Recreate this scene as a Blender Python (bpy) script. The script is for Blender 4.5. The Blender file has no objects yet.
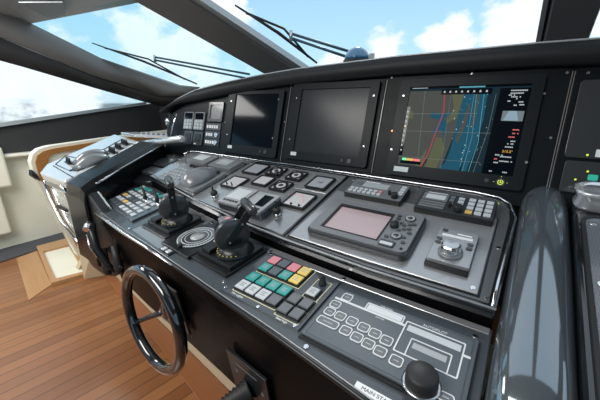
import bpy, bmesh, math, random
from mathutils import Matrix, Vector
random.seed(7)
R = math.radians
scn = bpy.context.scene
col = scn.collection

# ------------------------------------------------------------ materials
def mat(name, c, rough=.4, metal=0, coat=0, emis=None, es=1, bump=0, bs=200, var=0, spec=.5):
    m = bpy.data.materials.new(name); m.use_nodes = True
    nt = m.node_tree; b = nt.nodes['Principled BSDF']
    b.inputs['Base Color'].default_value = (*c, 1)
    b.inputs['Roughness'].default_value = rough
    b.inputs['Metallic'].default_value = metal
    b.inputs['Specular IOR Level'].default_value = spec
    b.inputs['Coat Weight'].default_value = coat
    b.inputs['Coat Roughness'].default_value = .06
    if emis:
        b.inputs['Emission Color'].default_value = (*emis, 1)
        b.inputs['Emission Strength'].default_value = es
    tc = nt.nodes.new('ShaderNodeTexCoord')
    n = nt.nodes.new('ShaderNodeTexNoise'); n.inputs['Scale'].default_value = bs
    nt.links.new(tc.outputs['Object'], n.inputs['Vector'])
    mr = nt.nodes.new('ShaderNodeMapRange')
    mr.inputs['To Min'].default_value = rough*.85; mr.inputs['To Max'].default_value = min(1, rough*1.15)
    nt.links.new(n.outputs['Fac'], mr.inputs['Value']); nt.links.new(mr.outputs['Result'], b.inputs['Roughness'])
    if bump:
        bp = nt.nodes.new('ShaderNodeBump'); bp.inputs['Strength'].default_value = bump; bp.inputs['Distance'].default_value = .001
        nt.links.new(n.outputs['Fac'], bp.inputs['Height']); nt.links.new(bp.outputs['Normal'], b.inputs['Normal'])
    if var:
        mx = nt.nodes.new('ShaderNodeMix'); mx.data_type = 'RGBA'
        mx.inputs['A'].default_value = (*[v*(1-var) for v in c], 1); mx.inputs['B'].default_value = (*[min(1, v*(1+var)) for v in c], 1)
        n2 = nt.nodes.new('ShaderNodeTexNoise'); n2.inputs['Scale'].default_value = 4
        nt.links.new(tc.outputs['Object'], n2.inputs['Vector'])
        nt.links.new(n2.outputs['Fac'], mx.inputs['Factor']); nt.links.new(mx.outputs['Result'], b.inputs['Base Color'])
    return m

def carbon_mat(name, c1, c2, scale=260, rough=.3):
    m = mat(name, c1, rough, 0, .6)
    nt = m.node_tree; b = nt.nodes['Principled BSDF']
    tc = nt.nodes.new('ShaderNodeTexCoord'); ch = nt.nodes.new('ShaderNodeTexChecker')
    mp = nt.nodes.new('ShaderNodeMapping'); mp.inputs['Rotation'].default_value = (0, 0, R(45))
    ch.inputs['Scale'].default_value = scale
    ch.inputs['Color1'].default_value = (*c1, 1); ch.inputs['Color2'].default_value = (*c2, 1)
    nt.links.new(tc.outputs['Object'], mp.inputs['Vector']); nt.links.new(mp.outputs['Vector'], ch.inputs['Vector'])
    nt.links.new(ch.outputs['Color'], b.inputs['Base Color'])
    return m

def glass_mat(name, tint=(.95, .98, 1), refl=.08):
    m = bpy.data.materials.new(name); m.use_nodes = True
    nt = m.node_tree; nt.nodes.clear()
    o = nt.nodes.new('ShaderNodeOutputMaterial'); mx = nt.nodes.new('ShaderNodeMixShader')
    t = nt.nodes.new('ShaderNodeBsdfTransparent'); g = nt.nodes.new('ShaderNodeBsdfGlossy')
    t.inputs['Color'].default_value = (*tint, 1); g.inputs['Roughness'].default_value = .02
    f = nt.nodes.new('ShaderNodeLayerWeight'); f.inputs['Blend'].default_value = .5
    pw = nt.nodes.new('ShaderNodeMath'); pw.operation = 'POWER'; pw.inputs[1].default_value = 5
    ml = nt.nodes.new('ShaderNodeMath'); ml.operation = 'MULTIPLY_ADD'; ml.inputs[1].default_value = .3; ml.inputs[2].default_value = refl*.3
    nt.links.new(f.outputs['Facing'], pw.inputs[0]); nt.links.new(pw.outputs[0], ml.inputs[0])
    nt.links.new(ml.outputs[0], mx.inputs['Fac'])
    nt.links.new(t.outputs['BSDF'], mx.inputs[1]); nt.links.new(g.outputs['BSDF'], mx.inputs[2])
    nt.links.new(mx.outputs['Shader'], o.inputs['Surface'])
    return m

def wood_mat(name, dark, light, plank=.0, ang=0, groove=.05, rough=.28):
    """planks run along local Y after rotating by ang; plank = width (0 = no seams)"""
    m = bpy.data.materials.new(name); m.use_nodes = True
    nt = m.node_tree; L = nt.links.new; N = nt.nodes.new
    b = nt.nodes['Principled BSDF']; b.inputs['Roughness'].default_value = rough; b.inputs['Coat Weight'].default_value = .25; b.inputs['Coat Roughness'].default_value = .2
    tc = N('ShaderNodeTexCoord'); mp = N('ShaderNodeMapping'); mp.inputs['Rotation'].default_value = (0, 0, ang)
    L(tc.outputs['Object'], mp.inputs['Vector'])
    sp = N('ShaderNodeSeparateXYZ'); L(mp.outputs['Vector'], sp.inputs['Vector'])
    st = N('ShaderNodeMapping'); st.inputs['Scale'].default_value = (60, 2.2, 1); L(mp.outputs['Vector'], st.inputs['Vector'])
    gr = N('ShaderNodeTexNoise'); gr.inputs['Scale'].default_value = 1.6; gr.inputs['Detail'].default_value = 6; L(st.outputs['Vector'], gr.inputs['Vector'])
    fac = gr.outputs['Fac']
    if plank:
        dv = N('ShaderNodeMath'); dv.operation = 'DIVIDE'; dv.inputs[1].default_value = plank; L(sp.outputs['X'], dv.inputs[0])
        fl = N('ShaderNodeMath'); fl.operation = 'FLOOR'; L(dv.outputs[0], fl.inputs[0])
        fr = N('ShaderNodeMath'); fr.operation = 'FRACT'; L(dv.outputs[0], fr.inputs[0])
        wn = N('ShaderNodeTexWhiteNoise'); wn.noise_dimensions = '1D'; L(fl.outputs[0], wn.inputs['W'])
        ad = N('ShaderNodeMath'); ad.operation = 'MULTIPLY_ADD'; ad.inputs[1].default_value = .55; L(wn.outputs['Value'], ad.inputs[0])
        ml = N('ShaderNodeMath'); ml.operation = 'MULTIPLY'; ml.inputs[1].default_value = .5; L(fac, ml.inputs[0]); L(ml.outputs[0], ad.inputs[2])
        fac = ad.outputs[0]
    mx = N('ShaderNodeMix'); mx.data_type = 'RGBA'
    mx.inputs['A'].default_value = (*dark, 1); mx.inputs['B'].default_value = (*light, 1); L(fac, mx.inputs['Factor'])
    out = mx.outputs['Result']
    if plank:
        lt = N('ShaderNodeMath'); lt.operation = 'LESS_THAN'; lt.inputs[1].default_value = groove; L(fr.outputs[0], lt.inputs[0])
        m2 = N('ShaderNodeMix'); m2.data_type = 'RGBA'; m2.inputs['B'].default_value = (.03, .014, .008, 1)
        L(lt.outputs[0], m2.inputs['Factor']); L(out, m2.inputs['A']); out = m2.outputs['Result']
    L(out, b.inputs['Base Color'])
    return m

M = {}
M['pod_top'] = mat('pale grey pod lacquer', (.62, .63, .63), .2, .2, .8, bs=20)
M['pod_side_refl'] = mat('pod side with painted reflection', (.38, .41, .38), .15, 0, .8, bs=10)  # pale green tone paints the cream reflected in the glossy side
M['arm_black'] = mat('black lacquer coaming', (.006, .007, .008), .2, 0, 0, bs=20, spec=.22)
M['cup_metal'] = mat('pale polished metal', (.80, .81, .82), .16, .7, .3)
M['bolster'] = mat('blue black mirror lacquer', (.22, .26, .29), .09, .7, .6, bs=8)
M['gloss_black'] = mat('gloss black lacquer', (.012, .013, .015), .08, 0, 1, bs=30)
M['satin_black'] = mat('satin black plastic', (.012, .014, .016), .3, bump=.1, spec=.35)
M['body_black'] = mat('polished black panel', (.003, .003, .0035), .3, 0, 0, bs=20, spec=.03)
M['panel'] = mat('brushed dark panel', (.34, .35, .36), .22, .6, .5, bs=60)
M['panel_light'] = mat('anodised grey panel', (.42, .43, .44), .24, .6, .5, bs=80)
M['lower'] = carbon_mat('blue grey composite', (.060, .074, .086), (.048, .060, .070), 300)
M['carbon'] = carbon_mat('carbon weave', (.11, .118, .125), (.06, .066, .072), 300)
M['carbon_side'] = carbon_mat('pale carbon weave', (.16, .175, .19), (.10, .112, .124), 240, .3)
M['fascia'] = mat('dark fascia', (.0045, .0075, .0095), .38, 0, 0, bs=40, spec=.13)
M['bezel'] = mat('monitor bezel', (.005, .009, .012), .35, 0, 0, spec=.15)
M['hood'] = mat('stitched dark hood', (.009, .011, .013), .5, 0, .0, bump=.15, bs=500, spec=.3)
M['device'] = mat('graphite device', (.17, .18, .19), .3, 0, .5)
M['device_dark'] = mat('dark device', (.03, .034, .038), .3, 0, .4)
M['device_light'] = mat('light grey device', (.34, .35, .36), .3, 0, .4)
M['edge'] = mat('device edge black', (.008, .008, .009), .3)
M['chrome'] = mat('chrome', (.85, .86, .88), .08, 1)
M['steel'] = mat('brushed steel', (.6, .61, .62), .22, 1)
M['screen_off'] = mat('dark glass screen', (.003, .006, .010), .08, 0, 0, bs=5, spec=.22)
M['screen_grey'] = mat('smoky glass screen', (.026, .031, .036), .2, 0, 0, bs=5, spec=.2)
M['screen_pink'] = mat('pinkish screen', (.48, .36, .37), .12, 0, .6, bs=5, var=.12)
M['lcd'] = mat('grey lcd', (.42, .45, .46), .2, 0, .6)
M['lcd_light'] = mat('pale lcd', (.62, .66, .67), .2, 0, .5)
M['meter_white'] = mat('white meter face', (.62, .60, .60), .15, 0, .8)
M['meter_grey'] = mat('grey meter face', (.38, .40, .42), .15, 0, .8)
M['white'] = mat('white print', (.8, .82, .83), .5)
M['key_white'] = mat('pale key', (.55, .58, .60), .35)
M['key_grey'] = mat('grey key', (.13, .14, .15), .3, coat=.3)
M['key_dark'] = mat('dark key', (.05, .055, .06), .3, coat=.3)
M['teal'] = mat('teal key', (.04, .33, .30), .3, coat=.3)
M['pink'] = mat('pink key', (.75, .26, .30), .3, coat=.3)
M['yellow'] = mat('yellow key', (.85, .62, .16), .3, coat=.3)
M['amber'] = mat('amber key', (.75, .50, .14), .35)
M['slate'] = mat('slate key', (.085, .105, .12), .3, coat=.3)
M['line'] = mat('pale yellow line', (.75, .72, .45), .5)
M['rubber'] = mat('black rubber', (.014, .014, .015), .55)
M['cream'] = mat('cream gelcoat', (.80, .80, .68), .35, 0, .4, bs=10)
M['cream2'] = mat('beige plinth', (.60, .50, .34), .5)
M['charcoal'] = mat('charcoal trim', (.022, .022, .024), .7, bump=.3, bs=600)
M['pillar'] = mat('grey fabric pillar', (.14, .142, .145), .7, bump=.3, bs=600)
M['ceiling'] = mat('grey headliner', (.34, .38, .41), .5)
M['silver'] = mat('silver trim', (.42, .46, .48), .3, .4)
M['carpet'] = mat('grey carpet', (.06, .065, .075), .95, bump=.6, bs=700)
M['wood_trim'] = wood_mat('varnished wood', (.32, .13, .035), (.52, .26, .08), 0, 0)
M['floor'] = wood_mat('teak planking', (.15, .055, .020), (.33, .145, .056), .072, R(8), .05)
M['floor_light'] = wood_mat('light teak board', (.36, .19, .085), (.52, .30, .14), 0, R(98))
M['floor_border'] = wood_mat('teak border board', (.20, .07, .026), (.30, .115, .045), 0, R(98))
M['green_led'] = mat('green light', (.05, .5, .2), .4, emis=(.08, .9, .35), es=.9)
M['yel_led'] = mat('yellow green light', (.5, .6, .05), .4, emis=(.65, .8, .08), es=.8)
M['teal_led'] = mat('teal lit switch', (.03, .35, .25), .4, emis=(.02, .42, .28), es=.4)
M['orange_led'] = mat('orange light', (.8, .3, .1), .4, emis=(1, .38, .12), es=1.3)
M['red_led'] = mat('red light', (.6, .1, .1), .4, emis=(.8, .15, .15), es=.5)
M['chart_land'] = mat('chart land', (.004, .004, .004), .6, spec=.05, emis=(.066, .072, .066), es=1)
M['chart_land2'] = mat('chart town', (.004, .004, .004), .6, spec=.05, emis=(.10, .11, .062), es=1)
M['chart_sea'] = mat('chart sea', (.004, .004, .004), .6, spec=.05, emis=(.012, .08, .13), es=1)
M['chart_deep'] = mat('chart deep sea', (.004, .004, .004), .6, spec=.05, emis=(.006, .022, .032), es=1)
M['chart_line'] = mat('chart grid', (.004, .004, .004), .6, spec=.05, emis=(.16, .20, .21), es=1)
M['chart_cyan'] = mat('chart cyan line', (.004, .004, .004), .6, spec=.05, emis=(.10, .34, .42), es=1)
M['chart_red'] = mat('chart track', (.004, .004, .004), .6, spec=.05, emis=(.42, .05, .08), es=1)
M['chart_text'] = mat('chart text', (.004, .004, .004), .6, spec=.05, emis=(.50, .55, .58), es=1)
M['chart_orange'] = mat('chart orange text', (.004, .004, .004), .6, spec=.05, emis=(.9, .50, .08), es=1)
M['chart_sky'] = mat('chart pale box', (.004, .004, .004), .6, spec=.05, emis=(.25, .36, .43), es=1)
M['dome'] = mat('blue compass glass', (.03, .17, .33), .05, 0, 1)
M['glass'] = glass_mat('window glass')
M['glass_tint'] = glass_mat('tinted windshield glass', (.80, .95, .98))

# ------------------------------------------------------------ mesh builder
class MB:
    def __init__(s): s.bm = bmesh.new()
    def _add(s, t, mi=0):
        for f in t.faces: f.material_index = mi
        me = bpy.data.meshes.new('tmp'); t.to_mesh(me); t.free(); s.bm.from_mesh(me); bpy.data.meshes.remove(me); return s
    def prism(s, poly, z0, z1, bev=0, seg=2, mi=0):
        t = bmesh.new()
        a = [t.verts.new((x, y, z0)) for x, y in poly]; b = [t.verts.new((x, y, z1)) for x, y in poly]
        n = len(poly)
        t.faces.new(list(reversed(a))); t.faces.new(b)
        for i in range(n): t.faces.new((a[i], a[(i+1) % n], b[(i+1) % n], b[i]))
        bmesh.ops.recalc_face_normals(t, faces=t.faces)
        if bev: bmesh.ops.bevel(t, geom=list(t.edges), offset=bev, segments=seg, affect='EDGES', profile=.5)
        return s._add(t, mi)
    def box(s, x0, x1, y0, y1, z0, z1, bev=0, seg=2, mi=0):
        return s.prism([(x0, y0), (x1, y0), (x1, y1), (x0, y1)], z0, z1, bev, seg, mi)
    def rrect(s, x0, x1, y0, y1, z0, z1, r, n=4, bev=0, mi=0):
        return s.prism(rr(x0, x1, y0, y1, r, n), z0, z1, bev, 2, mi)
    def poly3(s, pts, thick=None, mi=0):
        """flat 3-D polygon, optionally given thickness by a vector"""
        t = bmesh.new(); a = [t.verts.new(p) for p in pts]
        if thick is None: t.faces.new(a)
        else:
            th = Vector(thick); b = [t.verts.new(Vector(p)+th) for p in pts]; n = len(pts)
            t.faces.new(a); t.faces.new(list(reversed(b)))
            for i in range(n): t.faces.new((a[i], b[i], b[(i+1) % n], a[(i+1) % n]))
            bmesh.ops.recalc_face_normals(t, faces=t.faces)
        return s._add(t, mi)
    def loft(s, rings, cap=True, closed=False, smooth=True, mi=0):
        t = bmesh.new(); V = [[t.verts.new(p) for p in r] for r in rings]; n = len(rings[0])
        m = len(V)
        for k in range(m if closed else m-1):
            A, B = V[k], V[(k+1) % m]
            for i in range(n):
                f = t.faces.new((A[i], A[(i+1) % n], B[(i+1) % n], B[i])); f.smooth = smooth
        if cap and not closed: t.faces.new(list(reversed(V[0]))); t.faces.new(V[-1])
        bmesh.ops.recalc_face_normals(t, faces=t.faces)
        return s._add(t, mi)
    def strip(s, A, B, smooth=False, mi=0):
        t = bmesh.new(); a = [t.verts.new(p) for p in A]; b = [t.verts.new(p) for p in B]
        for i in range(len(A)-1):
            f = t.faces.new((a[i], a[i+1], b[i+1], b[i])); f.smooth = smooth
        return s._add(t, mi)
    def lathe(s, prof, c=(0, 0, 0), seg=24, axis='Z', mi=0, smooth=True):
        rings = []
        for r, h in prof:
            ring = []
            for i in range(seg):
                a = 2*math.pi*i/seg; x, y = r*math.cos(a), r*math.sin(a)
                p = {'Z': (x, y, h), 'X': (h, x, y), 'Y': (x, h, y)}[axis]
                ring.append((c[0]+p[0], c[1]+p[1], c[2]+p[2]))
            rings.append(ring)
        return s.loft(rings, True, False, smooth, mi)
    def cyl(s, c, r, h, seg=20, axis='Z', r2=None, mi=0, bev=.0):
        r2 = r if r2 is None else r2
        b = bev
        prof = [(r, 0), (r2, h)] if not b else [(max(r-b, 1e-4), 0), (r, b), (r2, h-b), (r2-b, h)]
        return s.lathe(prof, c, seg, axis, mi, smooth=False if not b else True)
    def tube(s, pts, r, seg=10, closed=False, mi=0, rads=None):
        pts = [Vector(p) for p in pts]; n = len(pts); rings = []
        up = Vector((0, 0, 1))
        for i, p in enumerate(pts):
            if closed: d = (pts[(i+1) % n]-pts[i-1]).normalized()
            else: d = (pts[min(i+1, n-1)]-pts[max(i-1, 0)]).normalized()
            if abs(d.dot(up)) > .95: u = Vector((1, 0, 0))
            else: u = up
            a = d.cross(u).normalized(); b = a.cross(d).normalized()
            rr_ = rads[i] if rads else r
            rings.append([tuple(p+(a*math.cos(2*math.pi*k/seg)+b*math.sin(2*math.pi*k/seg))*rr_) for k in range(seg)])
        return s.loft(rings, True, closed, True, mi)

def rr(x0, x1, y0, y1, r, n=4):
    P = []
    for cx, cy, a0 in ((x1-r, y1-r, 0), (x0+r, y1-r, 90), (x0+r, y0+r, 180), (x1-r, y0+r, 270)):
        for k in range(n+1):
            a = R(a0+90*k/n); P.append((cx+r*math.cos(a), cy+r*math.sin(a)))
    return P

def frame_lines(mb, x0, x1, y0, y1, z, w, mi=0, t=.0006):
    mb.box(x0, x1, y0, y0+w, z, z+t, mi=mi); mb.box(x0, x1, y1-w, y1, z, z+t, mi=mi)
    mb.box(x0, x0+w, y0+w, y1-w, z, z+t, mi=mi); mb.box(x1-w, x1, y0+w, y1-w, z, z+t, mi=mi)

def ring_poly(mb, outer, inner, z0, z1, mi=0):
    t = bmesh.new(); n = len(outer)
    V = [[t.verts.new((x, y, z)) for x, y in P] for P, z in ((outer, z0), (outer, z1), (inner, z1), (inner, z0))]
    for k in range(4):
        A, B = V[k], V[(k+1) % 4]
        for i in range(n): t.faces.new((A[i], A[(i+1) % n], B[(i+1) % n], B[i]))
    bmesh.ops.recalc_face_normals(t, faces=t.faces)
    mb._add(t, mi)

# ------------------------------------------------------------ object helpers
def make(name, mb, mats, parent=None, loc=None):
    me = bpy.data.meshes.new(name); mb.bm.to_mesh(me); mb.bm.free()
    for m in (mats if isinstance(mats, (list, tuple)) else [mats]): me.materials.append(M[m])
    o = bpy.data.objects.new(name, me); col.objects.link(o)
    if parent: o.parent = parent
    if loc: o.location = loc
    return o
def part(name, mb, mats, parent, world=None, label=None):
    o = make(name, mb, mats, parent)
    if world is not None: o.data.transform(world.inverted())
    if label: o['label'] = label
    return o
def thing(name, label, cat, mtx=None, group=None):
    o = bpy.data.objects.new(name, None); col.objects.link(o)
    o.empty_display_size = .05
    if mtx is not None: o.matrix_world = mtx
    o['label'] = label; o['category'] = cat
    if group: o['group'] = group
    return o
def tagm(o, label, cat, group=None):
    o['label'] = label; o['category'] = cat
    if group: o['group'] = group
    return o
def struct(name, mb, mats, label, cat):
    o = make(name, mb, mats); o['kind'] = 'structure'; o['label'] = label; o['category'] = cat
    return o
def copy_tree(o, parent=None):
    c = o.copy(); col.objects.link(c)
    if parent: c.parent = parent
    for ch in list(o.children): copy_tree(ch, c)
    return c
def text(name, s, size, x, y, z, m, parent, align='CENTER', rot=0, ext=.0002, sx=1):
    cu = bpy.data.curves.new(name, 'FONT'); cu.body = s; cu.size = size; cu.align_x = align; cu.align_y = 'CENTER'; cu.extrude = ext
    t = bpy.data.objects.new('tmp_text', cu); me = bpy.data.meshes.new_from_object(t)
    bpy.data.objects.remove(t); bpy.data.curves.remove(cu)
    me.transform(Matrix.Translation((x, y, z)) @ Matrix.Rotation(rot, 4, 'Z') @ Matrix.Scale(sx, 4, (1, 0, 0)))
    me.materials.clear(); me.materials.append(M[m]); me.name = name
    o = bpy.data.objects.new(name, me); col.objects.link(o); o.parent = parent
    return o

# panel frames ------------------------------------------------------
CAM_H = 1.32
def frame(o, deg): return Matrix.Translation(o) @ Matrix.Rotation(R(deg), 4, 'X')
FU = frame((0, 1.2, 1.0284), 15.2)      # upper instrument desk
FL = frame((0, .684, .84), 7.1)         # lower control desk
FF = frame((0, 1.2, 1.0284), 75)        # monitor fascia
def seat(u, v, top, dist, fv_):
    # the plans were measured on each unit's top face: bring them down to the desk surface
    k = 1-top/dist
    return u*k, fv_+(v-fv_)*k, k
def at(F, u, v, h=0, rz=0): return F @ Matrix.Translation((u, v, h)) @ Matrix.Rotation(R(rz), 4, 'Z')
def W(F, u, v, h=0): return F @ Vector((u, v, h))

# ------------------------------------------------------------ camera
cam = bpy.data.cameras.new('camera'); co = bpy.data.objects.new('camera', cam); col.objects.link(co)
co.location = (0, 0, CAM_H); co.rotation_euler = (R(90)-math.atan(96/305), 0, R(35.8))
cam.sensor_width = 36; cam.lens = 305/600*36; cam.clip_start = .02
scn.camera = co

# ------------------------------------------------------------ the setting
mb = MB(); mb.box(-3.82, 2.0, -2.6, 2.3, -.04, 0)
struct('floor', mb, 'floor', 'teak plank floor with dark seams in front of the helm', 'floor')
mb = MB(); mb.prism([(-3.82, -.8), (-3.42, -.8), (-3.50, .40), (-3.53, .66), (-3.60, .95), (-3.82, .95)], 0, .012)
struct('trim_1', mb, 'carpet', 'grey carpet strip along the cream side wall', 'carpet')
mb = MB(); mb.prism([(-3.49, .50), (-2.62, .372), (-2.73, .535), (-3.53, .655)], 0, .004)
struct('trim_2', mb, 'floor_light', 'pale wide teak board on the floor before the hatch', 'floor board')
mb = MB(); mb.prism([(-2.60, .83), (-2.56, .885), (-1.0, .716), (.4, .56), (.4, .43), (-1.0, .60), (-2.05, .755)], 0, .004)
struct('trim_3', mb, 'floor_border', 'reddish teak border board along the cream plinth', 'floor board')
mb = MB()
mb.box(-3.90, -3.82, -2.6, 2.3, 0, .875); struct('wall_left', mb, 'cream', 'cream lower side wall with ledge and niche', 'wall')
mb = MB()
mb.poly3([(-3.83, -2.6, .875), (-3.83, 2.3, .875), (-3.83, 2.3, 1.345), (-3.83, 2.06, 1.31), (-3.83, .70, 1.135), (-3.83, -2.6, .80)], (-.06, 0, 0))
mb.box(-3.89, -3.83, -2.6, -2.4, .8, 2.2)
struct('wall_left_upper', mb, 'charcoal', 'charcoal band under the side window', 'wall')
mb = MB(); mb.poly3([(-3.80, .3, 1.105), (-3.80, .705, 1.16), (-3.80, 2.07, 1.345), (-3.80, 2.07, 1.318), (-3.80, .705, 1.125), (-3.80, .3, 1.07)], (-.05, 0, 0))
mb.poly3([(-3.80, .3, 1.105), (-3.80, -2.4, .86), (-3.80, -2.4, .83), (-3.80, .3, 1.07)], (-.05, 0, 0))
struct('trim_4', mb, 'silver', 'silver strip below the side window', 'window trim')
# cream ledge with step and niche at the far left
mb = MB(); mb.box(-3.84, -3.74, -.8, 2.2, .855, .885, .01); mb.box(-3.84, -3.70, -.8, .655, .60, .96, .02); mb.box(-3.84, -3.72, -.8, .56, .17, .56, .015)
struct('trim_5', mb, 'cream', 'cream moulded ledge and blocks on the side wall', 'wall moulding')
# side window
mb = MB(); mb.poly3([(-3.84, -2.4, .84), (-3.84, .718, 1.16), (-3.84, 2.062, 1.345), (-3.84, 2.034, 1.389), (-3.84, .825, 1.686), (-3.84, -.9, 2.06), (-3.84, -2.4, 2.06)], (-.01, 0, 0))
struct('window_1', mb, 'glass', 'long tapering side window with pale sky', 'window')
# roof beam between side window and windshield: outer polyline / inner polyline
up = [(-3.60, -2.6, 2.16), (-3.74, .70, 2.12), (-3.80, .904, 2.047), (-3.80, 1.085, 2.005), (-3.80, 1.641, 1.786), (-3.158, 2.127, 1.519), (-2.875, 2.174, 1.492)]
mid = [(-3.78, -2.6, 2.12), (-3.80, .60, 1.99), (-3.80, .864, 1.864), (-3.78, 1.04, 1.79), (-3.76, 1.55, 1.60), (-3.50, 2.08, 1.42), (-3.00, 2.20, 1.42)]
lo = [(-3.83, -2.6, 2.07), (-3.83, -.8, 2.06), (-3.83, .70, 1.715), (-3.83, .97, 1.652), (-3.83, 1.55, 1.509), (-3.82, 2.06, 1.38), (-3.60, 2.30, 1.30)]
mb = MB(); mb.strip(up, mid, True)
o = struct('trim_6', mb, 'pillar', 'grey roof beam between side window and windshield', 'pillar')
sm = o.modifiers.new('thick', 'SOLIDIFY'); sm.thickness = .05; sm.offset = -1
mb = MB(); mb.strip(mid, lo, True)
o = struct('trim_7', mb, 'charcoal', 'dark underside of the roof beam above the side window', 'pillar')
sm = o.modifiers.new('thick', 'SOLIDIFY'); sm.thickness = .04; sm.offset = -1
mb = MB(); mb.tube([Vector(p)+Vector((.012, -.004, 0)) for p in mid[1:6]], .008, 8)  # pale tube paints the highlight on the beam edge
struct('beam_highlight', mb, 'silver', 'thin pale line painting the highlight along the roof beam edge', 'painted highlight')
# forward bulkhead under the windshield
mb = MB(); mb.poly3([(-3.9, 2.24, 0), (2.0, 2.24, 0), (2.0, 2.24, 1.46), (-2.7, 2.24, 1.46), (-3.0, 2.24, 1.43), (-3.9, 2.24, 1.35)], (0, .06, 0))
struct('wall_front', mb, 'charcoal', 'dark bulkhead under the windshield', 'wall')
# ceiling, rear and right walls of the cabin
mb = MB(); mb.poly3([(-3.82, 1.085, 2.01), (-2.23, 1.32, 1.985), (-2.88, .30, 2.56), (-2.90, -2.6, 2.56), (-3.82, -2.6, 2.2)], (0, 0, .06)); mb.poly3([(-2.88, .30, 2.575), (2.0, .30, 2.575), (2.0, -2.6, 2.6), (-2.9, -2.6, 2.6)], (0, 0, .06))
struct('ceiling', mb, 'ceiling', 'grey cabin ceiling above the helm', 'ceiling')
mb = MB(); mb.poly3([(-3.047, .84, 2.006), (-2.752, 1.005, 1.997), (-3.05, 1.125, 1.994), (-3.35, 1.10, 1.998)], (0, 0, -.006))  # reflection streak on the glass, modelled as a pale polygon
struct('reflection_streak', mb, 'silver', 'pale strip standing in for a reflection streak at the ceiling edge', 'painted reflection')
mb = MB(); mb.box(-3.9, 2.0, -2.66, -2.6, 0, .9); mb.box(-3.9, 2.0, -2.66, -2.6, 1.9, 2.6)
for x in (-3.9, -1.9, .4, 1.9): mb.box(x, x+.25, -2.66, -2.6, .9, 1.9)
struct('wall_back', mb, 'charcoal', 'dark rear cabin wall with window openings', 'wall')
mb = MB(); mb.box(2.0, 2.06, -2.66, 2.3, 0, .95); mb.box(2.0, 2.06, -2.66, 2.3, 2.1, 2.6); mb.box(2.0, 2.06, -2.66, -2.3, .95, 2.1); mb.box(2.0, 2.06, 1.9, 2.3, .95, 2.1)  # wide opening added in this unseen wall to brighten the bolster reflections
struct('wall_right', mb, 'charcoal', 'dark right cabin wall', 'wall')
# windshield on its raked plane
WN = Vector((0, .5, .8660254))
def ws(x, y): return (x, y, 1.5-(y-2.16)*.5/.8660254)
mb = MB(); mb.poly3([(-3.83, 1.085, 2.03), ws(-2.0, 1.30), ws(-1.55, 2.23), ws(-2.85, 2.23), ws(-3.2, 2.18), ws(-3.83, 1.66)])
struct('window_2', mb, 'glass_tint', 'left windshield pane with turquoise tinted sky', 'window')
mb = MB(); mb.poly3([ws(-2.85, .28), ws(.05, .28), ws(.05, 2.23), ws(-1.6, 2.23)])
struct('window_3', mb, 'glass', 'centre windshield pane above the monitors', 'window')
mb = MB(); mb.poly3([ws(.05, .28), ws(2.0, .28), ws(2.0, 2.23), ws(.05, 2.23)])
struct('window_4', mb, 'glass', 'right windshield pane beside the right pillar', 'window')
mb = MB()
d = Vector((0, -.03, -.05))
mb.loft([[ws(-3.07, .02), ws(-2.52, .02), Vector(ws(-2.50, .02))+d, Vector(ws(-3.04, .02))+d],
         [ws(-1.745, 2.085), ws(-1.395, 2.085), Vector(ws(-1.40, 2.085))+d, Vector(ws(-1.70, 2.085))+d]], smooth=False)
struct('trim_10', mb, 'pillar', 'slanted grey pillar between left and centre windshield panes', 'pillar')
mb = MB(); mb.poly3([ws(-2.52, .02), ws(-2.47, .02), ws(-1.34, 2.07), ws(-1.395, 2.085)], (0, -.02, -.034))
struct('trim_11', mb, 'silver', 'pale edge strip along the slanted pillar', 'trim')
mb = MB(); mb.loft([[ws(-.014, .28), ws(.16, .28), Vector(ws(.15, .28))+d, Vector(ws(0.004, .28))+d],
                    [ws(-.014, 2.15), ws(.16, 2.15), Vector(ws(.15, 2.15))+d, Vector(ws(0.004, 2.15))+d]], smooth=False)
struct('trim_12', mb, 'pillar', 'grey pillar right of the centre windshield pane', 'pillar')
mb = MB(); mb.poly3([ws(-.032, .28), ws(-.014, .28), ws(-.014, 2.15), ws(-.032, 2.15)], (0, -.02, -.034))
struct('trim_13', mb, 'silver', 'pale sealing strip on the right pillar', 'trim')

# ------------------------------------------------------------ helm console
T0 = Matrix.Translation((-.9, .72, 0))
con = thing('helm_console', 'glossy black yacht helm console with stepped desks and curved hood', 'console', T0)
upf = [(-1.654, -.351), (-1.401, -.395), (-1.144, -.443), (-.773, -.490), (-.583, -.508), (-.282, -.520), (.018, -.519)]
UP = upf + [(.030, -.139), (.012, -.062), (-.018, -.026), (-.10, -.012), (-.6, -.002), (-1.263, .0), (-1.72, .0), (-1.735, -.02)]
mb = MB(); mb.prism(UP, -.03, 0, .004)
o = part('upper_desk', mb, 'gloss_black', con); o.data.transform(T0.inverted() @ FU)
mb = MB()
pts = [(-1.735, -.06), (-1.732, -.018), (-1.70, -.004), (-1.263, -.004), (-.6, -.006), (-.10, -.016), (-.03, -.030), (.004, -.062), (.024, -.139), (.012, -.40), (.010, -.512)]
mb.tube([(u, v, .004) for u, v in pts], .0035, 8)
o = part('desk_trim', mb, 'chrome', con, label='bright bead round the upper desk'); o.data.transform(T0.inverted() @ FU)
mb = MB(); mb.tube([(u, v+.004, .001) for u, v in upf], .003, 8)
o = part('desk_edge', mb, 'device_light', con); o.data.transform(T0.inverted() @ FU)
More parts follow.
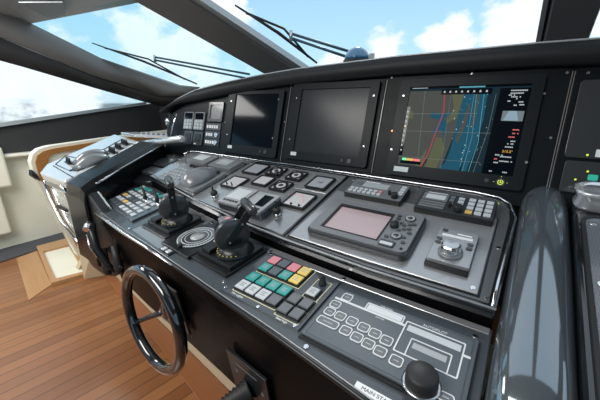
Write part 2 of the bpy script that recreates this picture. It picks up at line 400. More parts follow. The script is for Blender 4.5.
# plates on the upper desk
def plate(F, poly, z0, z1, m, name='plate', bev=.0012, label=None):
    mb = MB(); mb.prism(poly, z0, z1, bev, 1)
    o = part(name, mb, m, con, label=label); o.data.transform(T0.inverted() @ F); return o
plate(FU, [(-1.64, -.335), (-1.40, -.378), (-1.17, -.42), (-1.172, -.02), (-1.70, -.02)], 0, .003, 'panel', 'instrument_plate')
plate(FU, [(-1.163, -.43), (-.775, -.472), (-.597, -.490), (-.592, -.035), (-1.166, -.035)], 0, .003, 'panel_light', 'instrument_plate', label='light grey instrument plate')
plate(FU, [(-.584, -.492), (-.577, -.035), (-.06, -.035), (-.02, -.05), (.004, -.09), (.010, -.15), (.002, -.505), (-.282, -.507)], 0, .0025, 'carbon', 'instrument_plate', label='carbon weave plate')
plate(FU, [(-.760, -.48), (-.755, -.20), (-.60, -.20), (-.597, -.486)], .003, .0034, 'panel', 'instrument_plate')
plate(FU, [(-.572, -.486), (-.568, -.165), (-.020, -.165), (-.022, -.492), (-.282, -.493)], .0025, .0075, 'panel_light', 'inset_plate', .002, 'satin grey inset plate')
mb = MB(); frame_pts = [(-.574, -.489), (-.570, -.163), (-.018, -.163), (-.019, -.495), (-.282, -.496)]
mb.tube([(u, v, .0035) for u, v in frame_pts], .0028, 6, closed=True); o = part('inset_seam', mb, 'edge', con); o.data.transform(T0.inverted() @ FU)
for u0, u1 in ((-.5895, -.5905), (-1.1675, -1.169)):
    mb = MB(); mb.tube([(u0, -.49 if u0 > -1 else -.43, .002), (u1, -.03, .002)], .003, 6); o = part('desk_seam', mb, 'edge', con); o.data.transform(T0.inverted() @ FU)
# riser between the desks and lower desk
uw = [W(FU, u, v, -.01) for u, v in upf]
def lz(y, h=0): return W(FL, 0, (y-.684)/math.cos(R(7.1)), h).z
rb = [Vector((p.x, p.y+.012, lz(p.y+.012))) for p in uw]
mb = MB(); mb.strip([p+Vector((0, .012, 0)) for p in uw], [Vector(p)+Vector((0, 0, -.02)) for p in rb])
part('riser', mb, 'body_black', con, T0)
lf = [(-1.60, -.128), (-1.40, -.150), (-1.257, -.166), (-1.059, -.180), (-.861, -.199), (-.707, -.213), (-.587, -.225), (-.40, -.242), (-.277, -.256), (-.161, -.270), (.02, -.292)]
lb = [(.02, .02), (-.28, .02), (-.60, .036), (-.80, .058), (-1.15, .11), (-1.41, .17), (-1.66, .21), (-2.10, .30), (-1.95, -.07)]
mb = MB(); mb.prism(lf+lb, -.03, 0, .003)
o = part('lower_desk', mb, 'lower', con); o.data.transform(T0.inverted() @ FL)
plate(FL, [(-.352, .0), (.015, -.002), (.015, .018), (-.28, .018), (-.60, .034), (-.64, .034), (-.64, .006)], 0, .002, 'panel_light', 'back_strip', .0008, 'silvery strip behind the control panels')
plate(FL, [(-1.245, -.145), (-1.0, -.172), (-1.0, .085), (-1.26, .12)], 0, .002, 'panel', 'lever_plate')
mb = MB(); mb.tube([W(FL, u, v-.004, -.004) for u, v in lf], .007, 8)
part('front_rim', mb, 'satin_black', con, T0)
mb = MB(); mb.tube([W(FL, u, v+.002, .0025) for u, v in lf], .0016, 6)
part('rim_line', mb, 'device_light', con, T0, 'thin bright line along the front edge')
mb = MB(); mb.tube([W(FL, u, v-.010, -.001) for u, v in [(-1.62, -.11)]+lf[:5]], .006, 8, rads=[.004, .009, .010, .008, .006, .003])
part('rim_sleeve', mb, 'steel', con, T0, 'bright rounded sleeve at the left of the front edge')
# front body (ruled surface) down to the plinth
def ply(x): return .617-.1066*x
tf = [W(FL, u, v-.006, -.008) for u, v in lf]
A = []; B = []; C = []
for p in tf:
    A.append(p); B.append(Vector((p.x, p.y+.004, p.z-.05))); C.append(Vector((p.x, p.y+.045, .435)))
rows = [A, B]
for k in (.2, .4, .6, .8, 1): rows.append([b.lerp(c, k) for b, c in zip(B, C)])
mb = MB()
for a, b in zip(rows, rows[1:]): mb.strip(a, b, True)
mb.strip(C, [Vector((c.x, c.y+.5, .435)) for c in C])
part('front_body', mb, 'body_black', con, T0)
mb = MB(); mb.prism([(-2.50, ply(-2.50)), (.5, ply(.5)), (.5, 1.2), (-2.50, 1.3)], 0, .43)
part('plinth', mb, 'cream2', con, T0, 'beige plinth under the console')
# left end: cheek, coaming arm and dark pads
mb = MB()
def arm_ring(cx, cy, z, w, h):
    return [(cx-w/2, cy, z-h), (cx-w/2, cy, z-.02), (cx-w/2+.03, cy, z), (cx+w/2-.04, cy, z), (cx+w/2, cy, z-.02), (cx+w/2, cy, z-h)]
mb.loft([arm_ring(-1.80, .532, .87, .23, .36), arm_ring(-1.79, .540, .928, .23, .42), arm_ring(-1.80, .60, .960, .24, .40), arm_ring(-1.965, .90, 1.026, .25, .30), arm_ring(-2.075, 1.12, 1.076, .27, .30), arm_ring(-2.10, 1.17, 1.07, .22, .30)], smooth=False)
part('coaming_arm', mb, 'arm_black', con, T0, 'glossy black coaming arm left of the desks')
mb = MB(); mb.tube([(-1.683, .60, .941), (-1.765, .75, .974), (-1.84, .90, 1.007), (-1.94, 1.12, 1.057)], .005, 8)  # bright tube stands in for the highlight along the arm's inner edge
part('arm_highlight', mb, 'chrome', con, T0)
mb = MB(); mb.prism([(-1.90, .90), (-1.85, .935), (-1.70, .917), (-1.565, .832), (-1.40, .79), (-1.395, .68), (-1.45, .60), (-1.58, .47), (-1.70, .435), (-1.84, .44), (-1.92, .49), (-1.94, .65)], -.615, -.550, .02, 3); mb.bm.transform(Matrix.Rotation(R(90), 4, 'X'));
part('end_cheek', mb, 'satin_black', con, T0)
mb = MB(); mb.prism([(-1.745, -.02), (-1.66, -.36), (-1.80, -.40), (-2.02, -.10), (-1.98, .03)], -.10, -.035, .01)
o = part('left_well', mb, 'satin_black', con); o.data.transform(T0.inverted() @ FU)
mb = MB(); mb.box(-1.93, -1.76, -.20, -.10, -.035, -.02, .008); mb.box(-1.82, -1.67, -.32, -.24, -.035, -.005, .012)
o = part('dark_pad', mb, 'device_dark', con); o.data.transform(T0.inverted() @ FU)
# fascia
hood = [(-2.12, 1.262), (-2.085, 1.278), (-2.03, 1.303), (-1.90, 1.358), (-1.724, 1.408), (-1.45, 1.444), (-1.182, 1.470), (-.954, 1.486), (-.46, 1.503), (-.009, 1.506), (.3, 1.500), (.9, 1.478)]
def fv(z): return (z-1.0284)/math.sin(R(75))
mb = MB(); fpoly = [(-2.05, .0), (.9, .0)] + [(x, fv(z)-.06) for x, z in reversed(hood[2:])]
mb.prism([(-2.03, -.03)]+[(.9, -.03)]+fpoly[2:], -.04, 0)
o = part('fascia', mb, 'fascia', con); o.data.transform(T0.inverted() @ FF)
# curved hood swept along the top edge
def hring(x, z):
    k = max(.22, min(1, (x+2.10)/.40))
    return [(a, b, z-(z-c)*k) for a, b, c in hring0(x, z)]
def hring0(x, z):
    y0 = 1.2+(z-1.0284)/math.tan(R(75))
    return [(x, y0+.03, z-.078), (x, y0-.034, z-.076), (x, y0-.050, z-.068), (x, y0-.054, z-.030), (x, y0-.040, z-.008), (x, y0-.012, z), (x, y0+.05, z-.004), (x, y0+.2, z-.02), (x, y0+.2, z-.078)]
mb = MB(); mb.loft([hring(x, z) for x, z in hood[1:]], smooth=True)
part('hood', mb, 'hood', con, T0, 'padded dark hood curving over the monitors')
mb = MB(); mb.tube([(x, 1.2+(z-1.0284)/math.tan(R(75))-.036, z-.004) for x, z in hood[1:]], .0035, 6)  # highlight on the hood's top edge, built as a silver tube
part('hood_highlight', mb, 'silver', con, T0, 'thin pale line standing in for the highlight on the hood edge')
mb = MB(); mb.poly3([(-2.08, 1.30, 1.22), (-1.9, 1.42, 1.34), (-1.45, 1.42, 1.425), (-.9, 1.42, 1.462), (0, 1.42, 1.485), (.9, 1.42, 1.46), (.9, 2.22, 1.42), (-2.3, 2.22, 1.40)], (0, 0, -.03))
part('dashboard_top', mb, 'charcoal', con, T0)
mb = MB(); mb.poly3([(-2.05, 1.21, 1.0), (-2.05, 1.29, 1.29), (-2.12, 2.2, 1.38), (-2.12, 2.2, .8), (-2.05, 1.21, .8)], (-.02, 0, 0))
part('dashboard_end', mb, 'satin_black', con, T0)
# fascia sub-panels and screws
for x0, x1, v0, v1 in ((-1.468, -.995, .012, .385), (-.985, -.500, .012, .405), (-.490, .084, .012, .415), (.096, .60, .012, .41)):
    mb = MB(); mb.rrect(x0, x1, v0, v1, 0, .003, .01, 3, .0008)
    o = part('monitor_panel', mb, 'fascia', con); o.data.transform(T0.inverted() @ FF)
for x in (-.990, -.4945, .087, .093):
    mb = MB(); mb.box(x-.0015, x+.0015, .012, .40, .003, .0045)
    o = part('seam_strip', mb, 'steel' if x > 0 else 'device', con); o.data.transform(T0.inverted() @ FF)
SCF = [(-.411, .329), (-.442, .413), (-.421, .117), (.029, .333), (.070, .196), (.022, .112), (.074, .396), (.123, .393), (.117, .196), (-.188, .407), (-1.046, .320), (-.999, .211), (-1.049, .122), (-1.395, .313), (-1.441, .197), (-1.397, .123), (-1.460, .366), (-1.205, .380), (-.999, .395), (-.932, .324), (-.938, .124), (-.955, .406), (-.535, .331), (-.542, .12), (-.729, .405), (-.478, .408)]
for u, v in SCF:
    onb = any(a < u < b and c < v < d_ for a, b, c, d_ in ((-.430, .026, .018, .392), (-.962, -.518, .030, .395), (-1.425, -1.015, .022, .368)))
    mb = MB(); mb.cyl((u, v, .019 if onb else .003), .0042, .002, 12, bev=.0005)
    o = part('screw', mb, 'steel', con); o.data.transform(T0.inverted() @ FF)
for u, v in [(-.030, -.070), (-.002, -.300), (-.004, -.492), (-.034, -.476), (-.56, -.47), (-.55, -.055), (-.285, -.05), (-1.15, -.05), (-1.18, -.05)]:
    mb = MB(); mb.cyl((u, v, .003 if u < -.02 else .0025), .006, .005 if u == -.034 else .002, 14, bev=.0005)
    o = part('screw', mb, 'chrome', con); o.data.transform(T0.inverted() @ FU)
for u, v in [(-.643, -.178), (-.606, -.195), (-.306, -.238), (-.009, -.022), (-.345, .010), (-.625, .016), (-.99, -.165), (-.99, .06), (-1.27, -.145)]:
    mb = MB(); mb.cyl((u, v, 0), .006, .003, 14, bev=.0006)
    o = part('screw', mb, 'chrome', con); o.data.transform(T0.inverted() @ FL)
mb = MB(); mb.cyl((-.4365, .193, .003), .0045, .003, 12, bev=.001)
o = part('indicator_light', mb, 'orange_led', con, label='small orange indicator light'); o.data.transform(T0.inverted() @ FF)
# name sticker on the front strip
mb = MB(); mb.box(-.178, -.090, -.267, -.250, 0, .0007)
o = part('sticker', mb, 'white', con, label='white printed sticker'); o.data.transform(T0.inverted() @ FL)
text('sticker_text', 'MAIN START', .011, 0, 0, 0, 'key_dark', con).data.transform(T0.inverted() @ at(FL, -.134, -.2585, .0009))

# right hand bolster and side panel --------------------------------
TB = Matrix.Translation((.25, .7, 0))
bol = thing('side_bolster', 'glossy black rounded bolster and carbon side panel at right', 'console', TB)
mb = MB(); rings = []
for v, h, w in ((-.80, .035, .064), (-.60, .036, .064), (-.40, .038, .064), (-.20, .040, .063), (-.08, .044, .062), (-.02, .046, .060), (.03, .040, .055), (.06, .02, .045), (.07, -.04, .03)):
    ring = []
    for k in range(13):
        a = math.pi*k/12
        ring.append(tuple(W(FU, .090-w*math.cos(a), v, -.03+(h+.03)*math.sin(a)**.8)))
    ring.append(tuple(W(FU, .090+w, v, -.25))); ring.append(tuple(W(FU, .090-w, v, -.25)))
    rings.append(ring)
mb.loft(rings)
part('bolster', mb, 'bolster', bol, TB)
mb = MB(); mb.box(.150, .75, -.80, -.02, -.2, .028, .01, 3)
o = part('side_base', mb, 'gloss_black', bol); o.data.transform(TB.inverted() @ FU)
mb = MB(); mb.rrect(.172, .70, -.76, -.115, .028, .033, .03, 5, .001)
o = part('side_panel', mb, 'carbon_side', bol, label='carbon weave cover plate'); o.data.transform(TB.inverted() @ FU)
mb = MB(); ring_poly(mb, rr(.164, .71, -.77, -.105, .036, 5), rr(.172, .70, -.76, -.115, .03, 5), .028, .035)
o = part('panel_seal', mb, 'rubber', bol); o.data.transform(TB.inverted() @ FU)
for u, v in ((.187, -.15), (.187, -.385), (.187, -.60)):
    mb = MB(); mb.cyl((u, v, .033), .008, .003, 16, bev=.0008)
    o = part('screw', mb, 'chrome', bol); o.data.transform(TB.inverted() @ FU)

# chrome cup at right edge
TC = at(FU, .203, -.045, .028)
cup = thing('cup_holder', 'polished chrome cup holder on the right bolster', 'cup holder', TC)
mb = MB(); P = []
for (w, h) in ((.052, 0), (.056, .012), (.050, .03), (.056, .045), (.060, .055), (.052, .058), (.046, .05)):
    P.append([(x, y*.72, h) for x, y in rr(-w, w, -w, w, w*.75, 6)])
mb.loft(P); part('cup', mb, 'cup_metal', cup)
mb = MB(); mb.rrect(-.040, .040, -.028, .028, .0505, .053, .02, 4); part('insert', mb, 'steel', cup)
mb = MB(); mb.cyl((.02, -.005, .053), .012, .008, 16, bev=.002); part('button', mb, 'pink', cup, label='pink round button')

# ------------------------------------------------------------ monitors
def monitor(label, u0, u1, v0, v1, sc, screen_m, bw=.030, base='bezel'):
    cx, cy = (u0+u1)/2, (v0+v1)/2
    t = thing('marine_monitor', label, 'monitor', at(FF, cx, cy, .003), 'monitors in the helm fascia')
    w, h = (u1-u0)/2, (v1-v0)/2
    mb = MB(); s0, s1, t0, t1 = sc[0]-cx, sc[1]-cx, sc[2]-cy, sc[3]-cy
    ring_poly(mb, rr(-w, w, -h, h, .012, 4), rr(s0, s1, t0, t1, .002, 4), 0, .016)
    part('bezel', mb, 'bezel', t)
    mb = MB(); mb.box(s0-.002, s1+.002, t0-.002, t1+.002, .002, .010); s = part('screen', mb, screen_m, t)
    return t, s, (s0, s1, t0, t1)
m1, s1, b1 = monitor('leftmost monitor, dark glass with bluish reflections', -1.425, -1.015, .022, .368, (-1.366, -1.047, .070, .350), 'screen_off')
m2, s2, b2 = monitor('middle monitor, switched off with smoky grey glass', -.962, -.518, .030, .395, (-.908, -.558, .072, .367), 'screen_grey')
m3, s3, b3 = monitor('right monitor lit with a nautical chart', -.430, .026, .018, .392, (-.390, -.006, .062, .362), 'screen_off')
for t, b, k in ((m1, b1, 0), (m2, b2, 0), (m3, b3, 1)):
    mb = MB(); x0 = b[0]-.012; y0 = b[2]-.024
    if k: x0 = b[0]-.008; mb.box(x0, x0+.056, y0-.004, y0+.015, .016, .0166)
    else: mb.box(x0, x0+.034, y0, y0+.017, .016, .0166)
    part('sticker', mb, 'lcd_light', t, label='small pale label at the lower left of the bezel')
for t, b in ((m1, b1), (m2, b2)):
    for k, (dx, r) in enumerate(((-.075, .006), (-.040, .011))):
        mb = MB(); mb.cyl((b[1]+dx, b[2]-.022, .016), r, .003, 16, bev=.001); part('knob', mb, 'device_dark', t)
mb = MB(); mb.cyl((b3[1]-.07, b3[2]-.022, .016), .007, .002, 16, bev=.0006); part('knob', mb, 'device_dark', m3)
mb = MB(); mb.cyl((b3[1]-.030, b3[2]-.023, .016), .0135, .002, 24, bev=.0006); kb = part('power_button', mb, 'device_dark', m3)
mb = MB()
for a0 in range(0, 360, 30):
    if a0 in (90,): continue
    a = R(a0); b = R(a0+30); c = (b3[1]-.030, b3[2]-.023)
    if 60 <= a0 < 120: continue
    mb.tube([(c[0]+.0075*math.cos(a), c[1]+.0075*math.sin(a), .0185), (c[0]+.0075*math.cos(b), c[1]+.0075*math.sin(b), .0185)], .0012, 6)
mb.box(c[0]-.001, c[0]+.001, c[1], c[1]+.009, .018, .0192); mb.box(c[0]-.004, c[0]+.004, c[1]-.001, c[1]+.001, .018, .019)
for dx, dy in ((.019, 0), (-.019, 0), (0, .019)): mb.box(c[0]+dx-.001, c[0]+dx+.001, c[1]+dy-.001, c[1]+dy+.001, .016, .017)
part('power_symbol', mb, 'yel_led', m3, label='glowing yellow green power symbol')
# chart on monitor 3: normalised coordinates (0..1, 0..1) over the screen
X0, X1, Y0, Y1 = b3
def cx_(a): return X0+(X1-X0)*a
def cy_(a): return Y0+(Y1-Y0)*a
CM = ['chart_land', 'chart_land2', 'chart_sea', 'chart_deep', 'chart_line', 'chart_cyan', 'chart_red', 'chart_text', 'chart_orange', 'chart_sky', 'screen_off', 'green_led', 'yellow', 'red_led']
mb = MB(); LV = [0.0100]
def pl(pts, mi, dz=.00006):
    LV[0] += dz; mb.prism([(cx_(x), cy_(y)) for x, y in pts], .0099, LV[0], mi=mi)
def ln(pts, w, mi):
    LV[0] += .00006
    for (xa, ya), (xb, yb) in zip(pts, pts[1:]):
        a = Vector((cx_(xa), cy_(ya))); b = Vector((cx_(xb), cy_(yb))); n = (b-a).normalized(); n = Vector((-n.y, n.x))*w
        mb.prism([tuple(a+n), tuple(a-n), tuple(b-n), tuple(b+n)], .0099, LV[0], mi=mi)
pl([(0, 0), (1, 0), (1, .98), (0, .98)], 3)
_pl, _ln = pl, ln
def q_(P): return [(max(0, .02*(y_ > 0)+x_-.14*y_) if x_ > 0 else 0, y_) for x_, y_ in P]
def pl(pts, mi, dz=.00006): _pl(q_(pts), mi, dz)
def ln(pts, w, mi): _ln(q_(pts) if pts[0][0] > 0 else pts, w, mi)
pl([(.0, .0), (.42, 0), (.50, .35), (.56, .60), (.62, .95), (0, .95)], 0)
pl([(.06, .60), (.14, .60), (.14, .70), (.09, .72), (.06, .74)], 1)
pl([(.28, 0), (.38, 0), (.44, .25), (.41, .38), (.36, .38), (.30, .15)], 1)
pl([(.18, .0), (.25, 0), (.28, .25), (.22, .12)], 1)
pl([(.45, .55), (.54, .62), (.62, .95), (.50, .95), (.52, .75)], 1)
pl([(.41, 0), (.58, 0), (.66, .35), (.74, .93), (.61, .93), (.55, .60), (.50, .30), (.45, .10)], 2)
pl([(.60, 0), (.66, .45), (.70, .75), (.73, .93), (.80, .93), (.76, .6), (.69, .25), (.64, 0)], 2)
pl([(.55, .32), (.62, .55), (.66, .75), (.65, .80), (.58, .55), (.53, .35)], 0)
pl([(.30, .62), (.38, .60), (.46, .63), (.50, .70), (.44, .67), (.36, .66), (.34, .70)], 2)
pl([(.32, .42), (.40, .60), (.36, .66), (.42, .64), (.46, .55), (.44, .40), (.40, .48), (.36, .44)], 2)
pl([(.66, .50), (.69, .55), (.74, .93), (.71, .93)], 0)
for pts, w, mi in (([(0, .66), (.64, .68)], .0006, 4), ([(0, .44), (.80, .46)], .0006, 4), ([(.0, .10), (.74, .12)], .0005, 4), ([(.20, 0), (.26, .95)], .0005, 4), ([(.42, .0), (.50, .95)], .0004, 4),
                   ([(.24, 0), (.27, .12), (.31, .25), (.36, .45), (.40, .58), (.43, .70), (.44, .95)], .0016, 6), ([(.25, 0), (.275, .10)], .0017, 10),
                   ([(.66, 0), (.72, .35), (.77, .93)], .0008, 5), ([(.61, 0), (.67, .40), (.71, .93)], .0006, 5), ([(.57, .05), (.62, .30), (.66, .65), (.69, .9)], .0005, 5), ([(.70, .0), (.80, .50), (.86, .9)], .0005, 4)):
    ln(pts, w, mi)
random.seed(3)
for k in range(46):
    x = .50+random.random()*.34; y = random.random()*.9; s_ = .003+random.random()*.004
    pl([(x, y), (x+s_*1.2, y), (x+s_*1.2, y+s_*1.6), (x, y+s_*1.6)], random.choice((5, 7, 4)), .00002)
pl, ln = _pl, _ln
ln([(0, .985), (.66, .985)], .0022, 10); ln([(.02, .985), (.17, .985)], .0010, 7); ln([(.45, .985), (.66, .985)], .0022, 5)
pl([(.30, .90), (.72, .90), (.72, .965), (.30, .965)], 10)
for k in range(8): x = .32+k*.05; pl([(x, .922), (x+.018, .922), (x+.014, .944), (x+.004, .944)], 7, .00004)
pl([(0, .12), (.035, .12), (.035, .75), (0, .75)], 10)
for k in range(9): y = .18+k*.062; pl([(.009, y), (.022, y), (.024, y+.018), (.008, y+.022)], 12 if k == 5 else 7, .00004)
for k, mi in enumerate((11, 12, 8, 13, 13)): pl([(.045+k*.035, .06), (.08+k*.035, .06), (.08+k*.035, .09), (.045+k*.035, .09)], mi, .00004)
pl([(.03, .02), (.23, .02), (.23, .058), (.03, .058)], 10)
pl([(.765, .0), (1, 0), (1, .96), (.78, .96)], 10)
pl([(.83, .60), (.985, .60), (.985, .71), (.83, .71)], 4); pl([(.845, .605), (.955, .605), (.93, .71), (.875, .71)], 9)
for x, y, w_, mi in ((.86, .925, .13, 7), (.86, .895, .10, 7), (.85, .875, .05, 7), (.87, .855, .08, 7), (.86, .835, .07, 7), (.85, .81, .03, 7), (.93, .80, .05, 7), (.90, .765, .03, 7), (.94, .77, .04, 7),
                     (.93, .50, .05, 13), (.92, .46, .06, 13), (.91, .42, .05, 13), (.92, .375, .05, 7), (.90, .345, .07, 7), (.90, .31, .06, 7), (.84, .215, .07, 7), (.88, .20, .09, 7), (.88, .15, .10, 7), (.84, .13, .04, 7), (.84, .17, .03, 13), (.82, .03, .03, 7), (.92, .03, .04, 7)):
    n = int(w_/.012)
    for k in range(n):
        if random.random() < .85: pl([(x+k*.012, y), (x+k*.012+.009, y), (x+k*.012+.009, y+.013), (x+k*.012, y+.013)], mi, .00001)
ch = part('chart', mb, CM, s3, label='glowing nautical chart with route and depth lines')
text('chart_reading', '215.5°', .0115, cx_(.925), cy_(.265), LV[0]+.0003, 'chart_orange', s3, ext=.0001)

# ------------------------------------------------------------ fascia small units (left end)
def fthing(name, label, cat, u, v, group=None): return thing(name, label, cat, at(FF, u, v, 0), group)
for u, lab in ((-1.793, 'left pale keypad unit at the left end of the fascia'), (-1.683, 'right pale keypad unit beside the small grey display')):
    t = fthing('keypad_unit', lab, 'keypad', u, .193, 'pale keypad units on the fascia')
    mb = MB(); mb.rrect(-.049, .049, -.056, .056, 0, .010, .006, 3, .001); part('housing', mb, 'device', t)
    mb = MB(); mb.box(-.040, .040, .010, .050, .010, .0115); part('display', mb, 'screen_off', t)
    for r in range(3):
        for c in range(3):
            mb = MB(); mb.box(-.040+c*.028, -.017+c*.028, -.050+r*.020, -.034+r*.020, .010, .013, .001); part('key', mb, 'lcd', t)
for u, lab in ((-1.779, 'dark blank switch unit, left one below the pale keypads'), (-1.679, 'dark switch unit with white mark, right one below the pale keypads')):
    t = fthing('switch_unit', lab, 'switch', u, .083, 'dark switch units on the fascia')
    mb = MB(); mb.rrect(-.045, .045, -.044, .044, 0, .008, .006, 3, .001); part('housing', mb, 'device_dark', t)
    mb = MB(); mb.rrect(-.028, .028, -.02, .03, .008, .011, .004, 3); part('rocker', mb, 'satin_black', t)
    if u > -1.7:
        mb = MB(); mb.box(-.03, -.01, -.037, -.031, .008, .009); part('mark', mb, 'white', t)
t = fthing('small_display', 'small grey display with raised frame above the switch rows', 'display', -1.534, .252)
mb = MB(); ring_poly(mb, rr(-.066, .066, -.058, .058, .008, 3), rr(-.048, .048, -.042, .042, .004, 3), 0, .012); part('frame', mb, 'device_dark', t)
mb = MB(); mb.box(-.049, .049, -.043, .043, 0, .007); part('screen', mb, 'key_grey', t)
for k, (v, lab) in enumerate(((.163, 'top row of white rocker buttons under the small display'), (.115, 'middle row of white buttons with round dial'), (.069, 'bottom row of white buttons with round dial'))):
    t = fthing('switch_row', lab, 'switch', -1.545, v, 'switch rows under the small display')
    mb = MB(); mb.rrect(-.068, .068, -.021, .021, 0, .006, .005, 3, .001); part('plate', mb, 'device_dark', t)
    for j in range(5 if k == 0 else 4 if k == 2 else 3):
        mb = MB(); x = -.045+j*.022; mb.box(x-.008, x+.006, -.009, .009, .006, .011, .001); part('button', mb, 'white', t)
    if k:
        mb = MB(); mb.cyl((.042, 0, .006), .015, .008, 18, bev=.002); part('dial', mb, 'steel', t)
# right fascia units
t = fthing('switch_unit', 'dark switch panel with green lit key at the right edge', 'switch', .175, .085)
mb = MB(); mb.rrect(-.058, .18, -.05, .045, .003, .010, .006, 3, .001); part('housing', mb, 'device_dark', t)
mb = MB(); mb.rrect(.000, .022, -.009, .009, .010, .014, .003, 3, .001); k_ = part('lit_key', mb, 'teal_led', t, label='teal lit square key')
for x, y in ((-.026, -.010), (-.003, .017)):
    mb = MB(); mb.cyl((x, y, .010), .0028, .002, 10); part('indicator', mb, 'yel_led', t)
t = fthing('label_panel', 'dark fascia panel with a small white tag at the right edge', 'panel', .175, .25)
mb = MB(); mb.rrect(-.064, .18, -.11, .12, .003, .009, .01, 3, .001); part('plate', mb, 'device_dark', t)
mb = MB(); mb.box(.005, .06, -.104, -.082, .009, .0105); part('tag', mb, 'white', t)
text('tag_text', 'm', .020, .022, -.093, .0107, 'key_dark', t)
mb = MB(); mb.cyl((-.012, -.10, .009), .003, .002, 10); part('indicator', mb, 'yel_led', t)
# slanted chrome line with a bright disc painting an oval reflection
t = thing('chrome_line_glint', 'bright disc painting an oval reflection, on a slanted chrome line at the left hood end', 'painted glint', Matrix.Translation((-1.96, 1.20, 1.10)))
mb = MB(); mb.tube([(.0, .0, -.02), (.03, .005, .06), (.085, .015, .16)], .006, 8); part('chrome_line', mb, 'chrome', t)
mb = MB(); mb.lathe([(.001, -.008), (.020, -.007), (.026, 0), (.020, .007), (.001, .008)], (0.005, -.01, .105), 20, 'Y'); part('disc', mb, 'steel', t)

# ------------------------------------------------------------ upper desk instruments
HU = .003
def uthing(name, label, cat, u, v, group=None, h=HU, rz=0, top=0):
    k = 1
    if top: u, v, k = seat(u, v, top, .596, -1.08)
    return thing(name, label, cat, at(FU, u, v, h, rz) @ Matrix.Scale(k, 4), group)
# satellite phone
t = uthing('satellite_phone', 'grey desk telephone with keypad and humped handset at the left', 'phone', -1.418, -.262, rz=-2, top=.027)
mb = MB(); mb.prism([(-.20, -.085), (.20, -.115), (.195, .10), (-.20, .105)], 0, .022, .006, 3); part('base', mb, 'device', t)
random.seed(5)
for r in range(4):
    for c in range(6):
        mb = MB(); x = -.178+c*.030; y = -.065+r*.030; mb.box(x, x+.021, y, y+.018, .022, .026, .002); part('key', mb, 'device_light', t)
mb = MB()
for k in range(5): mb.box(-.10+k*.027, -.085+k*.027, .075, .092, .022, .034, .002)
part('connector_row', mb, 'rubber', t)
mb = MB(); rings = []
for k in range(11):
    s_ = k/10; y = -.105+.20*s_; hh = .020+.055*math.sin(math.pi*min(1, s_*1.05))**.7*(1-.45*s_)
    w = .050+.028*math.sin(math.pi*s_)
    rings.append([(.105-w*math.cos(math.pi*j/8)+.0*s_, y, .018+hh*math.sin(math.pi*j/8)) for j in range(9)])
mb.loft(rings); part('handset', mb, 'device', t, label='smooth humped grey handset')
mb = MB(); mb.box(.10, .17, .062, .080, .024, .040, .003); part('ear_rest', mb, 'device_dark', t)
# two display boxes behind it
for u, v, lab in ((-1.540, -.068, 'left grey box display behind the desk telephone'), (-1.322, -.080, 'right grey box display behind the telephone, nearer the instrument plate')):
    t = uthing('box_display', lab, 'display', u, v, 'grey box displays behind the telephone', rz=-2, top=.03)
    mb = MB(); mb.rrect(-.094, .094, -.058, .058, 0, .030, .014, 4, .004); part('housing', mb, 'device', t)
    mb = MB(); mb.rrect(-.060, .040, -.026, .036, .030, .0315, .004, 3); part('screen', mb, 'lcd_light' if u < -1.4 else 'lcd', t)
# square instruments
def square(label, u, v, w, h, face, kind, name='panel_meter', cat='gauge', grp=None):
    t = uthing(name, label, cat, u, v, grp, top=.013)
    w /= 2; h /= 2
    mb = MB(); ring_poly(mb, rr(-w, w, -h, h, .005, 3), rr(-w+.007, w-.007, -h+.007, h-.007, .003, 3), 0, .012); part('frame', mb, 'edge', t)
    mb = MB(); mb.box(-w+.006, w-.006, -h+.006, h-.006, 0, .009); f = part('face', mb, face, t)
    if kind == 'round':
        mb = MB(); mb.lathe([(.034, .009), (.034, .012), (.030, .0125), (.029, .0105)], seg=28); part('ring', mb, 'edge', t)
        mb = MB(); mb.cyl((0, 0, .009), .022, .0022, 24); part('dial', mb, 'meter_white', t)
        mb = MB(); mb.cyl((0, 0, .011), .011, .003, 20, bev=.001); part('hub', mb, 'device_dark', t)
    if kind == 'toggles':
        for x in (-.018, .016):
            mb = MB(); mb.cyl((x, -h+.018, .009), .004, .004, 10); mb.tube([(x, -h+.018, .012), (x+.002, -h+.016, .026)], .0028, 8); part('toggle', mb, 'rubber', t)
    if kind == 'needle':
        mb = MB(); mb.tube([(.0, -.01, .0105), (.012, .010, .0105)], .001, 6); mb.tube([(-.016, .002, .0105), (.012, -.002, .0105)], .001, 6); part('needle', mb, 'key_grey', t)
    if kind == 'scale':
        mb = MB()
        for k in range(9):
            a = R(130-k*14); mb.tube([(-.03+.06*math.cos(a)*.9, -.03+.06*math.sin(a), .0095), (-.03+.07*math.cos(a)*.9, -.03+.07*math.sin(a), .0095)], .0009, 6)
        part('scale', mb, 'red_led', t)
        for x in (-.012, .026):
            mb = MB(); mb.cyl((x, -h+.016, .009), .0042, .006, 10); part('knob', mb, 'rubber', t)
    return t
G = 'square instruments on the light plate'
square('black framed square meter with two toggles, left of the two tall displays', -1.085, -.240, .107, .101, 'meter_white', 'toggles', grp=G)
square('grey square meter at the top left of the instrument plate', -1.082, -.088, .112, .108, 'meter_grey', 'plain', grp=G)
square('plain pale square meter between the round gauges and the toggle meter', -.950, -.182, .092, .086, 'meter_white', 'plain', grp=G)
G2 = 'square gauges with round dials'
square('round dial gauge beside the grey square meter, leftmost of three', -.953, -.080, .090, .082, 'meter_grey', 'round', 'round_gauge', grp=G2)
square('round dial gauge at the top right corner of the light plate', -.824, -.090, .086, .082, 'meter_grey', 'round', 'round_gauge', grp=G2)
square('round dial gauge nearest the viewer, behind the tall displays', -.832, -.197, .088, .080, 'meter_grey', 'round', 'round_gauge', grp=G2)
square('square meter with pinkish white face and red scale', -.681, -.272, .108, .108, 'meter_white', 'scale')
square('grey faced square meter with a thin needle, right of the gauges', -.678, -.116, .100, .106, 'meter_grey', 'needle')
